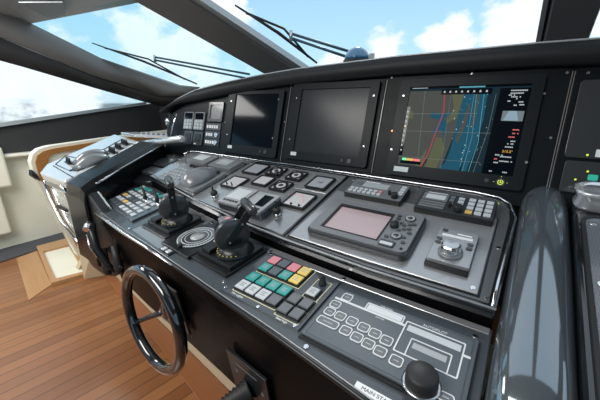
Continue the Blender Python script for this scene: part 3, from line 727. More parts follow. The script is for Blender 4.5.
t = uthing('joystick', 'tiny black joystick between the round gauges', 'switch', -.893, -.140)
mb = MB(); mb.cyl((0, 0, 0), .011, .006, 14, bev=.002); part('base', mb, 'rubber', t)
mb = MB(); mb.lathe([(.004, .005), (.004, .018), (.010, .022), (.010, .027), (.003, .03)], seg=14); part('stick', mb, 'rubber', t)
# tall display boxes
for k, (u, v, lab, sm_) in enumerate(((-.965, -.335, 'left raised grey instrument box with pale screen', 'lcd_light'), (-.834, -.343, 'right raised grey instrument box with half dark screen', 'screen_off'))):
    t = uthing('raised_display', lab, 'display', u, v, 'raised display boxes', top=.040)
    mb = MB(); mb.rrect(-.061, .061, -.070, .070, 0, .032, .006, 3, .002); part('housing', mb, 'device', t)
    mb = MB(); mb.rrect(-.060, .060, -.069, .069, .032, .040, .006, 3, .002); part('bezel', mb, 'device_light', t)
    mb = MB(); mb.rrect(-.043, .043, -.030, .050, .040, .0412, .003, 3); part('screen', mb, sm_, t)
    if k:
        mb = MB(); mb.prism([(-.042, -.029), (.0, -.029), (-.008, .049), (-.042, .049)], .0412, .0416); part('reading', mb, 'lcd', t)
    for j in range(5):
        mb = MB(); x = -.040+j*.018; mb.rrect(x, x+.012, -.054, -.045, .040, .0435, .003, 2); part('key', mb, 'key_dark', t)
    mb = MB()
    for j in range(9): mb.box(.061, .0635, -.062+j*.0145, -.053+j*.0145, .004, .028)
    for j in range(8): mb.box(-.055+j*.0145, -.046+j*.0145, -.0725, -.070, .004, .028)
    part('ribs', mb, 'device_dark', t)
# toggle joysticks
for u, v, lab in ((-1.058, -.386, 'black toggle joystick left of the raised displays'), (-.690, -.398, 'black toggle joystick right of the raised displays')):
    t = uthing('toggle_switch', lab, 'switch', u, v, 'toggle joysticks')
    mb = MB(); mb.cyl((0, 0, 0), .016, .010, 18, bev=.003); part('collar', mb, 'steel', t)
    mb = MB(); mb.lathe([(.013, .009), (.016, .018), (.012, .028), (.005, .032)], seg=16); part('boot', mb, 'rubber', t)
    mb = MB(); mb.tube([(0, 0, .03), (-.006, .004, .055)], .004, 8); part('stick', mb, 'rubber', t)

# VHF radios
def vhf(label, u, v, w, h, kind, z):
    t = uthing('radio', label, 'radio', u, v, 'radios above the radar', z, top=.028)
    w /= 2; h /= 2; H = .024
    mb = MB(); mb.rrect(-w, w, -h, h, 0, H, .004, 3, .0015); part('housing', mb, 'edge', t)
    mb = MB(); mb.rrect(-w+.002, w-.002, -h+.002, h-.002, H, H+.003, .004, 3, .001); part('face', mb, 'device_dark' if kind else 'device', t)
    Z = H+.003
    if kind == 0:
        mb = MB(); mb.box(-w+.050, w-.072, .004, h-.018, Z, Z+.002); part('display', mb, 'lcd', t)
        mb = MB(); mb.box(-w+.018, -w+.045, h-.045, h-.022, Z, Z+.001); part('grille', mb, 'key_grey', t)
        for r in range(2):
            for c in range(7):
                mb = MB(); x = -w+.012+c*.0195; y = -h+.012+r*.020; mb.rrect(x, x+.015, y, y+.013, Z, Z+.004, .004, 2); part('key', mb, 'pink' if (r == 1 and c == 6) else 'key_white', t)
        for y in (.04, .02, 0, -.018):
            mb = MB(); mb.rrect(w-.026, w-.008, y-.006, y+.006, Z, Z+.004, .003, 2); part('key', mb, 'key_white', t)
        mb = MB(); mb.cyl((w-.052, -.024, Z), .006, .016, 14, bev=.001); part('small_knob', mb, 'rubber', t)
        mb = MB(); mb.cyl((w-.028, -.040, Z), .012, .020, 20, bev=.002); part('knob', mb, 'rubber', t)
        mb = MB(); mb.box(-w+.05, -w+.11, h-.014, h-.010, Z, Z+.0006); part('lettering', mb, 'white', t)
    else:
        mb = MB(); ring_poly(mb, rr(-w+.010, -w+.092, .0, h-.012, .004, 3), rr(-w+.020, -w+.084, .008, h-.020, .003, 3), Z, Z+.003); part('display_frame', mb, 'device', t)
        mb = MB(); mb.box(-w+.019, -w+.085, .007, h-.019, Z, Z+.002); part('display', mb, 'lcd_light', t)
        for r in range(3):
            mb = MB(); mb.box(-w+.010, -w+.092, -h+.012+r*.015, -h+.021+r*.015, Z, Z+.004, .001); part('speaker_slat', mb, 'device', t)
        mb = MB(); mb.box(-w+.02, -w+.085, h-.009, h-.004, Z, Z+.0006); part('lettering', mb, 'white', t)
        mb = MB(); mb.cyl((-.012, -.020, Z), .006, .018, 12, bev=.001); part('small_knob', mb, 'rubber', t)
        mb = MB(); mb.cyl((.016, -.038, Z), .013, .022, 20, bev=.002); part('knob', mb, 'rubber', t)
        for y in (.030, .008, -.012):
            mb = MB(); mb.rrect(-.020, -.006, y, y+.014, Z, Z+.004, .002, 2); part('key', mb, 'device', t)
            mb = MB(); mb.rrect(.006, .024, y, y+.013, Z, Z+.004, .002, 2); part('key', mb, 'key_white', t)
        for r in range(4):
            for c in range(3):
                mb = MB(); x = .037+c*.0255; y = -h+.013+r*.0255; mb.box(x, x+.020, y, y+.017, Z, Z+.005, .0012); part('key', mb, 'amber' if (r == 0 and c == 0) else 'key_white', t)
    return t
vhf('middle black radio with wide grey display and two rows of keys', -.429, -.098, .226, .118, 0, HU)
vhf('right black radio with numeric keypad and boxed display', -.147, -.112, .236, .120, 1, HU)

# radar / plotter
t = uthing('radar_plotter', 'large grey radar display with pinkish screen and round dials', 'radar', -.378, -.314, h=.0075, top=.034)
mb = MB(); mb.rrect(-.172, .172, -.112, .106, 0, .024, .022, 5, .006)
part('housing', mb, 'device_dark', t)
mb = MB()
ring_poly(mb, rr(-.166, .166, -.104, .101, .020, 5), rr(-.128, .076, -.082, .072, .003, 5), .022, .030); part('front_cover', mb, 'device', t)
mb = MB(); ring_poly(mb, rr(-.128, .076, -.082, .072, .002, 2), rr(-.120, .069, -.076, .060, .002, 2), .023, .0305); part('screen_frame', mb, 'edge', t)
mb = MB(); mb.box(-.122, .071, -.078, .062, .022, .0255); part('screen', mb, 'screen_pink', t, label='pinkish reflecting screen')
for x, y in ((.128, .062), (.118, -.040)):
    mb = MB(); mb.lathe([(.017, .030), (.017, .033), (.013, .0345), (.0125, .032), (.008, .032), (.0075, .036), (.001, .037)], (x, y, 0), 24); d_ = part('dial', mb, 'key_dark', t)
    mb = MB(); mb.lathe([(.0135, .0348), (.0125, .0352), (.0115, .0348)], (x, y, 0), 24); part('dial_ring', mb, 'key_white', d_)
mb = MB(); mb.lathe([(.014, .030), (.014, .036), (.011, .045), (.004, .047)], (.095, .008, 0), 22); part('knob', mb, 'rubber', t)
for x, y in ((.092, .066), (.094, .050), (.094, .034), (.112, .030), (.122, .022), (.137, .030), (.148, .036), (.115, -.008), (.128, .002), (.142, .008), (.148, -.012), (.092, -.052), (.140, -.038), (.146, -.062)):
    mb = MB(); mb.rrect(x-.0065, x+.0065, y-.005, y+.005, .030, .034, .004, 3); part('key', mb, 'key_dark', t)
mb = MB(); mb.rrect(.082, .128, -.098, -.070, .030, .035, .004, 3, .001); cs = part('card_slot', mb, 'key_dark', t)
mb = MB(); mb.rrect(.086, .124, -.094, -.082, .035, .0365, .003, 3); part('card_cover', mb, 'lcd_light', cs)
mb = MB(); mb.cyl((.150, -.090, .030), .004, .003, 12); part('screw', mb, 'rubber', t)

# autopilot head
t = uthing('heading_control', 'square grey control head with big chrome topped knob', 'autopilot', -.106, -.338, h=.0075, top=.026)
mb = MB(); mb.rrect(-.054, .054, -.084, .082, 0, .010, .004, 3, .001); part('base', mb, 'edge', t)
mb = MB(); mb.rrect(-.051, .053, -.072, .080, .010, .022, .004, 3, .0015); part('face', mb, 'panel_light', t)
mb = MB(); mb.box(-.037, .042, .040, .050, .022, .0235); part('display', mb, 'white', t)
mb = MB(); mb.box(.0, .038, .058, .063, .022, .0226); part('lettering', mb, 'white', t)
mb = MB(); mb.lathe([(.030, .022), (.031, .028), (.027, .030)], (0, -.030, 0), 28); kn = part('knob', mb, 'device', t)
mb = MB(); mb.lathe([(.026, .029), (.026, .036), (.024, .050), (.020, .054), (.001, .055)], (0, -.030, 0), 14, smooth=False); part('knob_cap', mb, 'steel', kn)
for x, y in ((-.040, .022), (-.040, .004), (.002, .014), (.040, .022), (.040, .004), (-.034, .066)):
    mb = MB(); mb.rrect(x-.008, x+.008, y-.0055, y+.0055, .022, .025, .005, 3); part('key', mb, 'key_dark', t)

# ------------------------------------------------------------ lower desk
def lthing(name, label, cat, u, v, group=None, h=0, rz=0, top=0):
    k = 1
    if top: u, v, k = seat(u, v, top, .561, -.62)
    return thing(name, label, cat, at(FL, u, v, h, rz) @ Matrix.Scale(k, 4), group)
# big autopilot unit
t = lthing('autopilot', 'wide slate panel lettered AUTOPILOT with large black knob', 'autopilot', -.171, -.115, top=.014)
mb = MB(); mb.box(-.174, .174, -.102, .092, 0, .006, .001); part('base', mb, 'edge', t)
mb = MB(); mb.box(-.171, .171, -.094, .089, .006, .012, .0015); part('face', mb, 'slate', t); Z = .012
mb = MB(); frame_lines(mb, -.162, .163, -.088, .084, Z, .0012); part('outline', mb, 'key_dark', t)
mb = MB(); mb.box(-.160, .024, .046, .0525, Z, Z+.0007); part('white_band', mb, 'white', t)
mb = MB(); mb.box(.150, .163, .030, .036, Z, Z+.0007); part('white_band', mb, 'white', t)
mb = MB(); ring_poly(mb, rr(-.078, .018, .050, .077, .004, 3), rr(-.075, .015, .053, .074, .003, 3), Z, Z+.001); part('display_outline', mb, 'white', t)
mb = MB(); mb.box(-.073, .013, .0545, .0725, Z, Z+.001); part('display', mb, 'white', t)
mb = MB(); ring_poly(mb, rr(.024, .150, -.030, .066, .003, 3), rr(.027, .147, -.027, .063, .002, 3), Z, Z+.001); part('display_outline', mb, 'white', t)
mb = MB(); mb.box(.032, .143, .038, .056, Z, Z+.001); part('display', mb, 'lcd_light', t)
mb = MB(); ring_poly(mb, rr(.048, .132, -.028, .022, .003, 3), rr(.0505, .1295, -.030, .0195, .002, 3), Z, Z+.0012); part('display_outline', mb, 'white', t)
mb = MB(); mb.box(.056, .124, -.004, .012, Z, Z+.001); part('display', mb, 'lcd', t)
text('lettering', 'APN 3MK1', .007, -.030, .0805, Z+.0006, 'white', t)
text('lettering', 'AUTOPILOT', .0095, .085, .0725, Z+.0006, 'white', t)
text('lettering', 'ALARMS', .006, -.132, .0795, Z+.0006, 'white', t)
text('lettering', 'DIMMER', .006, -.032, .040, Z+.0006, 'white', t)
def lkey(x, y, w=.023, h=.022):
    mb = MB(); mb.rrect(x-w/2, x+w/2, y-h/2, y+h/2, Z, Z+.0016, .005, 3); k = part('key', mb, 'key_grey', t)
    mb = MB(); ring_poly(mb, rr(x-w/2-.002, x+w/2+.002, y-h/2-.002, y+h/2+.002, .006, 3), rr(x-w/2, x+w/2, y-h/2, y+h/2, .005, 3), Z, Z+.0022); part('key_outline', mb, 'white', k)
    mb = MB(); mb.box(x-w/4, x+w/4, y-.0012, y+.0012, Z+.0016, Z+.0020); part('legend', mb, 'lcd', k)
for x, y in ((-.132, .064), (-.146, .026), (-.146, -.003), (-.116, -.003), (-.084, -.003), (-.053, -.006), (-.024, -.009), (.005, -.014), (-.084, -.036), (-.054, -.040), (-.025, -.043), (.004, -.048), (.040, -.052)):
    lkey(x, y)
lkey(-.132, -.036, .052, .020)
lkey(.140, -.078, .024, .016)
mb = MB(); mb.lathe([(.034, Z), (.036, Z+.003), (.032, Z+.005)], (.096, -.075, 0), 32); kn = part('knob_ring', mb, 'steel', t)
mb = MB(); mb.lathe([(.029, Z), (.030, Z+.006), (.029, Z+.028), (.025, Z+.032), (.001, Z+.033)], (.096, -.075, 0), 36); part('knob', mb, 'rubber', t, label='large black rotary knob')

# button panel
t = lthing('button_panel', 'grey panel of coloured square push buttons with small black knob', 'button panel', -.486, -.090, top=.011)
mb = MB(); mb.prism([(-.150, -.112), (.134, -.116), (.134, .094), (-.150, .112)], 0, .006, .001); part('plate', mb, 'lower', t); Z = .006
def bx(u0, u1, v0, v1):
    mb = MB(); frame_lines(mb, u0+.486, u1+.486, v0+.090, v1+.090, Z, .0022); part('outline', mb, 'line', t, label='pale yellow outline')
bx(-.601, -.442, -.186, -.092); bx(-.436, -.362, -.196, -.104); bx(-.601, -.437, -.087, .004); bx(-.413, -.366, -.107, -.020)
def btn(u, v, m, w=.034, h=.036):
    x, y = u+.486, v+.090
    mb = MB(); mb.box(x-w/2-.0025, x+w/2+.0025, y-h/2-.0025, y+h/2+.0025, Z, Z+.005); b = part('button_socket', mb, 'edge', t)
    mb = MB(); mb.box(x-w/2, x+w/2, y-h/2, y+h/2, Z+.005, Z+.011, .002, 2); part('button', mb, m, b)
    if m in ('key_white', 'teal', 'yellow'):
        mb = MB()
        for q in (-.006, 0, .006): mb.box(x-w/4, x+w/4-.003*(q == 0), y+q-.001, y+q+.001, Z+.011, Z+.0112)
        part('legend', mb, 'lcd' if m != 'key_white' else 'key_grey', b)
us = [-.5805, -.541, -.5015, -.462]
for u, m in zip(us, ('teal', 'teal', 'teal', 'teal')): btn(u, -.117, m)
for u, m in zip(us, ('key_white', 'key_white', 'key_white', 'key_grey')): btn(u, -.160, m)
for u, m in zip(us, ('pink', 'slate', 'pink', 'yellow')): btn(u, -.019, m)
for u, m in zip(us, ('teal', 'slate', 'teal', 'yellow')): btn(u, -.062, m)
for u in (-.418, -.381):
    for v in (-.129, -.170): btn(u, v, 'key_grey', .031, .033)
btn(-.391, -.082, 'key_white', .030, .032)
mb = MB(); mb.lathe([(.011, Z), (.011, Z+.006), (.0085, Z+.008), (.0085, Z+.030), (.005, Z+.034), (.001, Z+.0345)], (.096, .056, 0), 20); part('knob', mb, 'rubber', t)
for x, y in ((-.002, -.108), (.119, -.108), (-.140, -.098), (-.135, .102), (.02, .095)):
    mb = MB(); mb.cyl((x, y, Z), .005, .002, 12, bev=.0005); part('screw', mb, 'chrome', t)
text('lettering', 'Nav Lights', .0105, -.085, -.1035, Z+.0003, 'white', t)
text('lettering', 'Bearings', .0105, .080, -.1115, Z+.0003, 'white', t)

# large keypad on the left
t = lthing('alarm_keypad', 'dark keypad with rows of white, teal and yellow keys beside the wheel', 'keypad', -1.535, .012, rz=-8, top=.012)
mb = MB(); mb.prism([(-.19, -.080), (.205, -.082), (.145, .150), (-.27, .165)], 0, .010, .002); part('plate', mb, 'lower', t)
random.seed(11)
for r in range(6):
    for c in range(7):
        x = -.215+.0+c*.052+(.018*(5-r)); y = .118-(5-r)*.034
        x = -.176+c*.0500-r*.0135; y = -.064+r*.0365
        if r == 5 and c in (1, 3): m = 'key_dark'
        else:
            z = random.random(); m = 'key_white' if z < .68 else 'amber' if z < .80 else 'key_white' if z < .9 else 'slate'
        if (r, c) in ((5, 1), (5, 2), (4, 0), (5, 5), (5, 4)): m = 'teal'
        if (r, c) in ((0, 0), (0, 1)): m = 'slate'
        mb = MB(); mb.box(x, x+.036, y, y+.022, .010, .015, .0015); part('key', mb, m, t)
mb = MB(); mb.cyl((-.178, -.066, .010), .005, .002, 12); part('screw', mb, 'chrome', t)
# unlit dark keypad further left
t = lthing('dark_keypad', 'unlit black keypad between the coaming arm and the lit keypad', 'keypad', -1.93, .06, rz=-6, top=.01)
mb = MB(); mb.prism([(-.02, -.110), (.145, -.108), (.075, .125), (-.19, .145)], 0, .008, .002); part('plate', mb, 'satin_black', t)
for r in range(5):
    for c in range(4):
        x = -.01+c*.038-r*.030; y = -.09+r*.042
        mb = MB(); mb.box(x, x+.027, y, y+.028, .008, .011, .001); part('key', mb, 'key_dark', t)
# two curved toggle levers behind the keypad
for u, v, lab in ((-1.475, .050, 'left curved black lever rising behind the lit keypad'), (-1.375, .055, 'right curved black lever, next to the left throttle')):
    t = lthing('trim_lever', lab, 'lever', u, v, 'curved trim levers')
    mb = MB(); mb.lathe([(.018, 0), (.018, .006), (.012, .012), (.009, .022)], seg=16); part('collar', mb, 'steel', t)
    mb = MB(); mb.tube([(0, 0, .015), (.006, -.006, .030), (-.002, 0, .052), (-.022, .006, .070), (-.030, .008, .080)], .006, 10, rads=[.008, .011, .007, .0045, .0055]); part('lever', mb, 'rubber', t)
# small black box beneath phone edge
# throttles
def pz(name, mb, m, parent, tr):
    mb.bm.transform(tr); return part(name, mb, m, parent)
M['disc_grey'] = mat('charcoal disc', (.035, .040, .045), .3, coat=.3)
def throttle(label, u, v, tilt, rz):
    t = lthing('throttle_lever', label, 'throttle', u, v, 'throttle levers', rz=rz, h=.002)
    mb = MB(); mb.box(-.100, .100, -.088, .088, 0, .008, .002); part('base_plate', mb, 'edge', t)
    mb = MB(); mb.box(-.085, .095, -.066, .080, .008, .024, .004, 3); mb.box(-.062, -.015, -.060, -.012, .024, .040, .004, 3); part('housing', mb, 'satin_black', t)
    for x in (-.078, -.050):
        mb = MB(); mb.box(x, x+.024, -.002, .030, .024, .030, .002); part('button', mb, 'lcd', t)
    mb = MB(); mb.lathe([(.062, .024), (.062, .030), (.052, .040), (.046, .050), (.030, .052)], (.035, .005, 0), 32); part('turret', mb, 'satin_black', t)
    mb = MB()
    for k in range(9):
        a = R(205+k*15)
        for rr_ in (.056,): mb.box(.035+rr_*math.cos(a)-.0018, .035+rr_*math.cos(a)+.0018, .005+rr_*math.sin(a)-.0018, .005+rr_*math.sin(a)+.0018, .036, .0375)
    part('scale_marks', mb, 'yellow', t, label='yellow scale dots')
    cz = .082
    TR = Matrix.Translation((.035, .005, 0)) @ Matrix.Rotation(R(-24), 4, 'Z') @ Matrix.Translation((-.035, -.005, 0))
    mb = MB(); mb.lathe([(.040, -.056), (.048, -.050), (.051, -.020), (.051, -.012)], (.035, .005, cz), 32, 'X'); mb.box(-.012, .045, -.018, .03, .045, .070)
    pz('drum', mb, 'satin_black', t, TR)
    mb = MB(); mb.box(-.015, .022, -.024, .020, cz+.034, cz+.052, .005, 3); sh = pz('top_shroud', mb, 'device', t, TR)
    mb = MB(); mb.box(.004, .016, -.004, .012, cz+.052, cz+.0528); pz('mark', mb, 'pink', sh, TR)
    mb = MB(); mb.lathe([(.001, -.012), (.055, -.012), (.057, -.008), (.057, .006), (.053, .009), (.001, .009)], (.035, .005, cz), 40, 'X'); pz('disc', mb, 'disc_grey', t, TR)
    Rm = Matrix.Translation((.035, .005, cz)) @ Matrix.Rotation(R(-tilt), 4, 'X')
    for x0, nm in ((.009, 'blade'), (-.045, 'blade')):
        mb = MB(); mb.prism([(-.011, -.030), (.011, -.030), (.013, .085), (.010, .106), (-.010, .106), (-.013, .085)], 0, .005, .001)
        mb.bm.transform(Rm @ Matrix.Translation((x0, 0, 0)) @ Matrix(((0, 0, 1, 0), (1, 0, 0, 0), (0, 1, 0, 0), (0, 0, 0, 1))))
        bl = pz('blade', mb, 'satin_black', t, TR)
        if x0 > 0:
            for zz in (-.022, .050):
                mb = MB(); mb.cyl((x0+.005, 0, zz), .004, .003, 12, 'X'); mb.bm.transform(Rm); pz('rivet', mb, 'chrome', bl, TR)
    mb = MB(); mb.lathe([(.008, -.070), (.014, -.066), (.016, -.05), (.016, .02), (.014, .034), (.008, .038)], (0, 0, .106), 20, 'X'); mb.bm.transform(Rm); pz('grip', mb, 'device_dark', t, TR)
    return t
throttle('left throttle lever standing upright beside the keypad', -1.128, -.030, 4, -4)
throttle('right throttle lever leaning forward beside the coloured buttons', -.742, -.070, 42, -4)
# compass-like dial plate between
t = lthing('steering_dial', 'square plate with white ringed round dial between the throttles', 'dial', -.945, -.060, rz=-4, h=.002, top=.014)
mb = MB(); mb.box(-.092, .092, -.086, .092, 0, .012, .002); part('plate', mb, 'satin_black', t)
mb = MB(); mb.cyl((0, .012, .012), .076, .003, 40); part('dial', mb, 'key_dark', t)
mb = MB()
for r0, r1 in ((.073, .0695), (.058, .055), (.045, .043)):
    c0 = [(r0*math.cos(2*math.pi*k/36), .012+r0*math.sin(2*math.pi*k/36)) for k in range(36)]
    c1 = [(r1*math.cos(2*math.pi*k/36), .012+r1*math.sin(2*math.pi*k/36)) for k in range(36)]
    ring_poly(mb, c0, c1, .015, .0157)
for k in range(36):
    a = 2*math.pi*k/36; mb.tube([(.060*math.cos(a), .012+.060*math.sin(a), .0152), (.067*math.cos(a), .012+.067*math.sin(a), .0152)], .0009, 5)
part('scale', mb, 'lcd_light', t, label='white scale rings')
mb = MB(); mb.lathe([(.030, .015), (.029, .019), (.001, .021)], (.004, .016, 0), 28); part('centre_disc', mb, 'device_light', t)
mb = MB(); mb.cyl((.010, -.064, .012), .009, .014, 16, bev=.002); part('knob', mb, 'rubber', t)

# small switches near the rim between throttle plates
t = lthing('rocker_switch', 'pair of small pale rocker switches before the ringed dial', 'switch', -.955, -.168, rz=-5)
mb = MB(); mb.box(-.034, .034, -.014, .014, 0, .004, .001); part('base', mb, 'edge', t)
for x in (-.028, .004):
    mb = MB(); mb.box(x, x+.022, -.009, .009, .004, .010, .002); part('rocker', mb, 'lcd', t)

# ------------------------------------------------------------ wheel and front fittings
BA, BB, BC = Vector((-.86, .477, .78)), Vector((-.4, .437, .78)), Vector((-.97, .527, .50))
ex = (BB-BA).normalized(); nn_ = (BB-BA).cross(BC-BA).normalized()
if nn_.y > 0: nn_ = -nn_
ey = nn_.cross(ex).normalized()
if ey.z < 0: ex = -ex; ey = nn_.cross(ex).normalized()
def body(p):   # frame on the front body at world point p, z outwards
    p = Vector(p)-nn_*((Vector(p)-BA).dot(nn_)) + nn_*.006
    return Matrix(((ex.x, ey.x, nn_.x, p.x), (ex.y, ey.y, nn_.y, p.y), (ex.z, ey.z, nn_.z, p.z), (0, 0, 0, 1)))
FB = body((-.95, .50, .635))
wc = Vector((-.915, .408, .622))          # wheel centre
wn = Vector((-.03, -.997, .045)).normalized()  # wheel axis, towards the helmsman
wx = Vector((0, 0, 1)).cross(wn).normalized(); wy = wn.cross(wx)
TW = Matrix(((wx.x, wy.x, wn.x, wc.x), (wx.y, wy.y, wn.y, wc.y), (wx.z, wy.z, wn.z, wc.z), (0, 0, 0, 1)))
t = thing('steering_wheel', 'glossy black three-spoke steering wheel on the console front', 'steering wheel', TW)
mb = MB(); mb.tube([(.177*math.cos(2*math.pi*k/64), .177*math.sin(2*math.pi*k/64), 0) for k in range(64)], .0185, 16, closed=True); part('rim', mb, 'gloss_black', t)
for a0 in (90, 210, 330):
    a = R(a0); c_, s_ = math.cos(a), math.sin(a)
    mb = MB(); mb.tube([(.018*c_, .018*s_, -.055), (.07*c_, .07*s_, -.050), (.13*c_, .13*s_, -.025), (.17*c_, .17*s_, 0)], .009, 10, rads=[.013, .011, .009, .009]); part('spoke', mb, 'gloss_black', t)
mb = MB(); mb.lathe([(.030, -.075), (.034, -.068), (.034, -.050), (.026, -.042), (.001, -.040)], seg=28); part('hub', mb, 'gloss_black', t)
mb = MB(); mb.lathe([(.022, -.112), (.022, -.070)], seg=20); part('shaft', mb, 'rubber', t)
t = thing('wheel_plate', 'black plate with small green light behind the steering wheel', 'panel', FB)
mb = MB(); mb.prism([(-.10, -.11), (.10, -.11), (.10, .085), (-.10, .085)], 0, .008, .002); part('plate', mb, 'satin_black', t)
mb = MB(); mb.rrect(-.006, .012, .030, .062, .008, .011, .004, 3); part('indicator', mb, 'green_led', t, label='green lit indicator')
mb = MB(); mb.lathe([(.045, .008), (.042, .02), (.03, .03)], (.05, -.03, 0), 24); part('bearing', mb, 'rubber', t)
# joystick with bellows, bottom
FG = body((-.515, .47, .55))
t = thing('thruster_joystick', 'black joystick with ribbed rubber bellows at the bottom edge', 'joystick', FG)
mb = MB(); mb.prism([(-.085, -.095), (.085, -.095), (.085, .085), (-.085, .085)], 0, .010, .002); part('plate', mb, 'satin_black', t)
mb = MB(); mb.box(-.045, .045, .052, .055, .010, .0108); mb.cyl((-.05, .02, .010), .006, .001, 14); mb.cyl((.060, .01, .010), .006, .001, 14); part('print', mb, 'key_grey', t)
dirj = Vector((-.42, -.10, 1)).normalized(); 
pts = [Vector((.0, -.020, .01))+dirj*(k*.006) for k in range(15)]
mb = MB(); mb.tube(pts, .03, 20, rads=[(.034-k*.0012)+(.003 if k % 2 else -.003) for k in range(15)]); part('bellows', mb, 'rubber', t)
p0 = pts[-1]
mb = MB(); mb.tube([p0, p0+dirj*.012, p0+dirj*.03, p0+dirj*.075, p0+dirj*.085], .024, 20, rads=[.014, .020, .024, .024, .016]); part('handle', mb, 'device_dark', t)

# handset and cord hanging on the left cheek
t = thing('microphone_handset', 'black hand microphone clipped on the left console cheek', 'microphone', Matrix.Translation((-1.575, .55, .60)))
mb = MB(); mb.tube([(-.045, -.02, .165), (-.035, -.035, .14), (.005, -.045, .06), (.045, -.03, -.02), (.075, -.01, -.06)], .02, 12, rads=[.012, .018, .017, .016, .012]); part('body', mb, 'satin_black', t)
mb = MB(); mb.tube([(-.052, -.03, .168), (-.030, -.058, .150)], .018, 12); part('cap', mb, 'steel', t, label='pale silver end cap')
mb = MB(); mb.tube([(-.022, -.062, .13), (.005, -.070, .07), (.03, -.056, .02)], .004, 8); part('handset_highlight', mb, 'steel', t)  # bright strip paints the white highlight on the black handset
mb = MB(); mb.tube([(.075, -.01, -.06), (.09, -.005, -.03), (.12, -.005, .05), (.13, -.002, .10), (.12, 0, .16)], .006, 10); part('cord', mb, 'rubber', t)
mb = MB()
for k in range(9): mb.lathe([(.003, -.003), (.003, .003)], (-.20+.016*k, .005, .02-k*.013), 8, 'Y')
part('dots', mb, 'lcd_light', t)
for x, z, lab in ((-1.545, .545, 'left black hook dangling under the console cheek'), (-1.405, .60, 'right black hook dangling beside the brown reflection')):
    t = thing('cable_hook', lab, 'hook', Matrix.Translation((x, .535, z)), 'black hooks')
    mb = MB(); mb.tube([(-.03, .0, .10), (-.01, -.01, .05), (0, -.012, 0), (.01, -.012, -.025)], .016, 10, rads=[.016, .018, .022, .014]); part('shank', mb, 'rubber', t)
    mb = MB(); mb.tube([(.01, -.014, -.02), (.035, -.016, -.015), (.04, -.016, .015), (.01, -.016, .02)], .005, 8); part('ring', mb, 'rubber', t)

# ------------------------------------------------------------ side pod on the left
TP = Matrix.Translation((-2.3, .9, 0))
t = thing('side_pod', 'silver topped control pod left of the black coaming arm', 'console', TP)
FP = frame((0, .684, .96), 12)
mb = MB(); TPp = [(-2.46, -.07), (-2.30, -.15), (-1.91, -.15), (-2.00, .03), (-2.10, .20), (-2.26, .47), (-2.82, .55)]
mb.prism(TPp, -.05, .004, .012, 3); o = part('top', mb, 'pod_top', t, label='silver reflecting top plate'); o.data.transform(TP.inverted() @ FP)
mb = MB(); mb.loft([[(-2.29, .555, .925), (-1.97, .54, .90), (-1.98, 1.1, 1.0), (-2.78, 1.2, 1.05)],
                    [(-2.29, .545, .86), (-1.97, .55, .86), (-1.98, 1.1, .9), (-2.74, 1.2, .95)]], smooth=False)
part('front_lip', mb, 'gloss_black', t, TP)
mb = MB(); mb.loft([[(-2.275, .557, .86), (-1.96, .54, .86), (-1.95, 1.1, .9), (-2.74, 1.2, .95)],
                    [(-2.235, .557, .76), (-1.96, .55, .76), (-1.95, 1.1, .7), (-2.60, 1.2, .8)],
                    [(-2.16, .562, .65), (-1.96, .56, .65), (-1.95, 1.1, .5), (-2.50, 1.2, .5)],
                    [(-1.93, .585, .50), (-1.90, .58, .50), (-1.90, 1.1, .4), (-2.10, 1.2, .4)]], smooth=False)
part('side_face', mb, 'pod_side_refl', t, TP)
mb = MB(); mb.tube([(-2.315, .60, .90), (-2.30, .548, .87), (-2.25, .545, .76), (-2.175, .55, .65), (-2.06, .56, .575), (-1.86, .565, .49)], .010, 10); part('trim_rail', mb, 'chrome', t, TP, 'chrome rail along the pod edge')
mb = MB(); mb.rrect(-2.16, -2.02, .735, .755, 0, .01, .009, 4); mb.bm.transform(Matrix.Translation((0, .555, 0)) @ Matrix.Rotation(R(90), 4, 'X')); part('slot', mb, 'rubber', t, TP)
def podp(name, poly, z0, z1, m, bev=0, label=None):
    mb = MB(); mb.prism(poly, z0, z1, bev); o = part(name, mb, m, t, label=label); o.data.transform(TP.inverted() @ FP); return o
def podline(pts, w=.006):
    mb = MB(); mb.tube([(u, v, .005) for u, v in pts], w/2, 6); o = part('outline', mb, 'edge', t); o.data.transform(TP.inverted() @ FP)
podline([(-2.37, -.041), (-2.54, .078), (-2.29, .076), (-2.07, -.06), (-2.37, -.041)]); podline([(-2.35, -.06), (-1.93, -.10)]); podline([(-2.25, .10), (-2.49, .43), (-2.2, .40)])
# humped covers and toggles are things resting on the pod
def onpod(name, label, cat, u, v, group=None, rz=0): return thing(name, label, cat, FP @ Matrix.Translation((u, v, .004)) @ Matrix.Rotation(R(rz), 4, 'Z'), group)
for u, v, lab in ((-2.075, .060, 'front grey humped lever cover on the silver pod'), (-2.215, .110, 'rear grey humped lever cover on the silver pod')):
    h_ = onpod('lever_cover', lab, 'lever', u, v, 'humped lever covers', rz=8)
    mb = MB(); rings = []
    for k in range(9):
        s_ = k/8; w = .020+.032*math.sin(math.pi*(.12+.80*s_)); hh = .010+.045*math.sin(math.pi*(.08+.8*s_))
        rings.append([(-w*math.cos(math.pi*j/8), -.10+.20*s_, hh*math.sin(math.pi*j/8)) for j in range(9)])
    mb.loft(rings); part('cover', mb, 'device', h_)
    mb = MB(); mb.prism([(-.04, -.11), (.04, -.11), (.05, .10), (-.05, .10)], 0, .004); part('gasket', mb, 'edge', h_)
def tbank(lab, u, v, n, rz):
    h_ = onpod('toggle_bank', lab, 'switch', u, v, 'black toggle banks on the pod', rz)
    mb = MB(); mb.box(-.012*n-.01, .012*n+.01, -.016, .016, 0, .005, .001); part('plate', mb, 'edge', h_)
    for k in range(n):
        mb = MB(); x = -.012*(n-1)+.024*k; mb.cyl((x, 0, .004), .008, .008, 10); mb.tube([(x, 0, .01), (x+.006, .004, .034)], .006, 8); part('toggle', mb, 'rubber', h_)
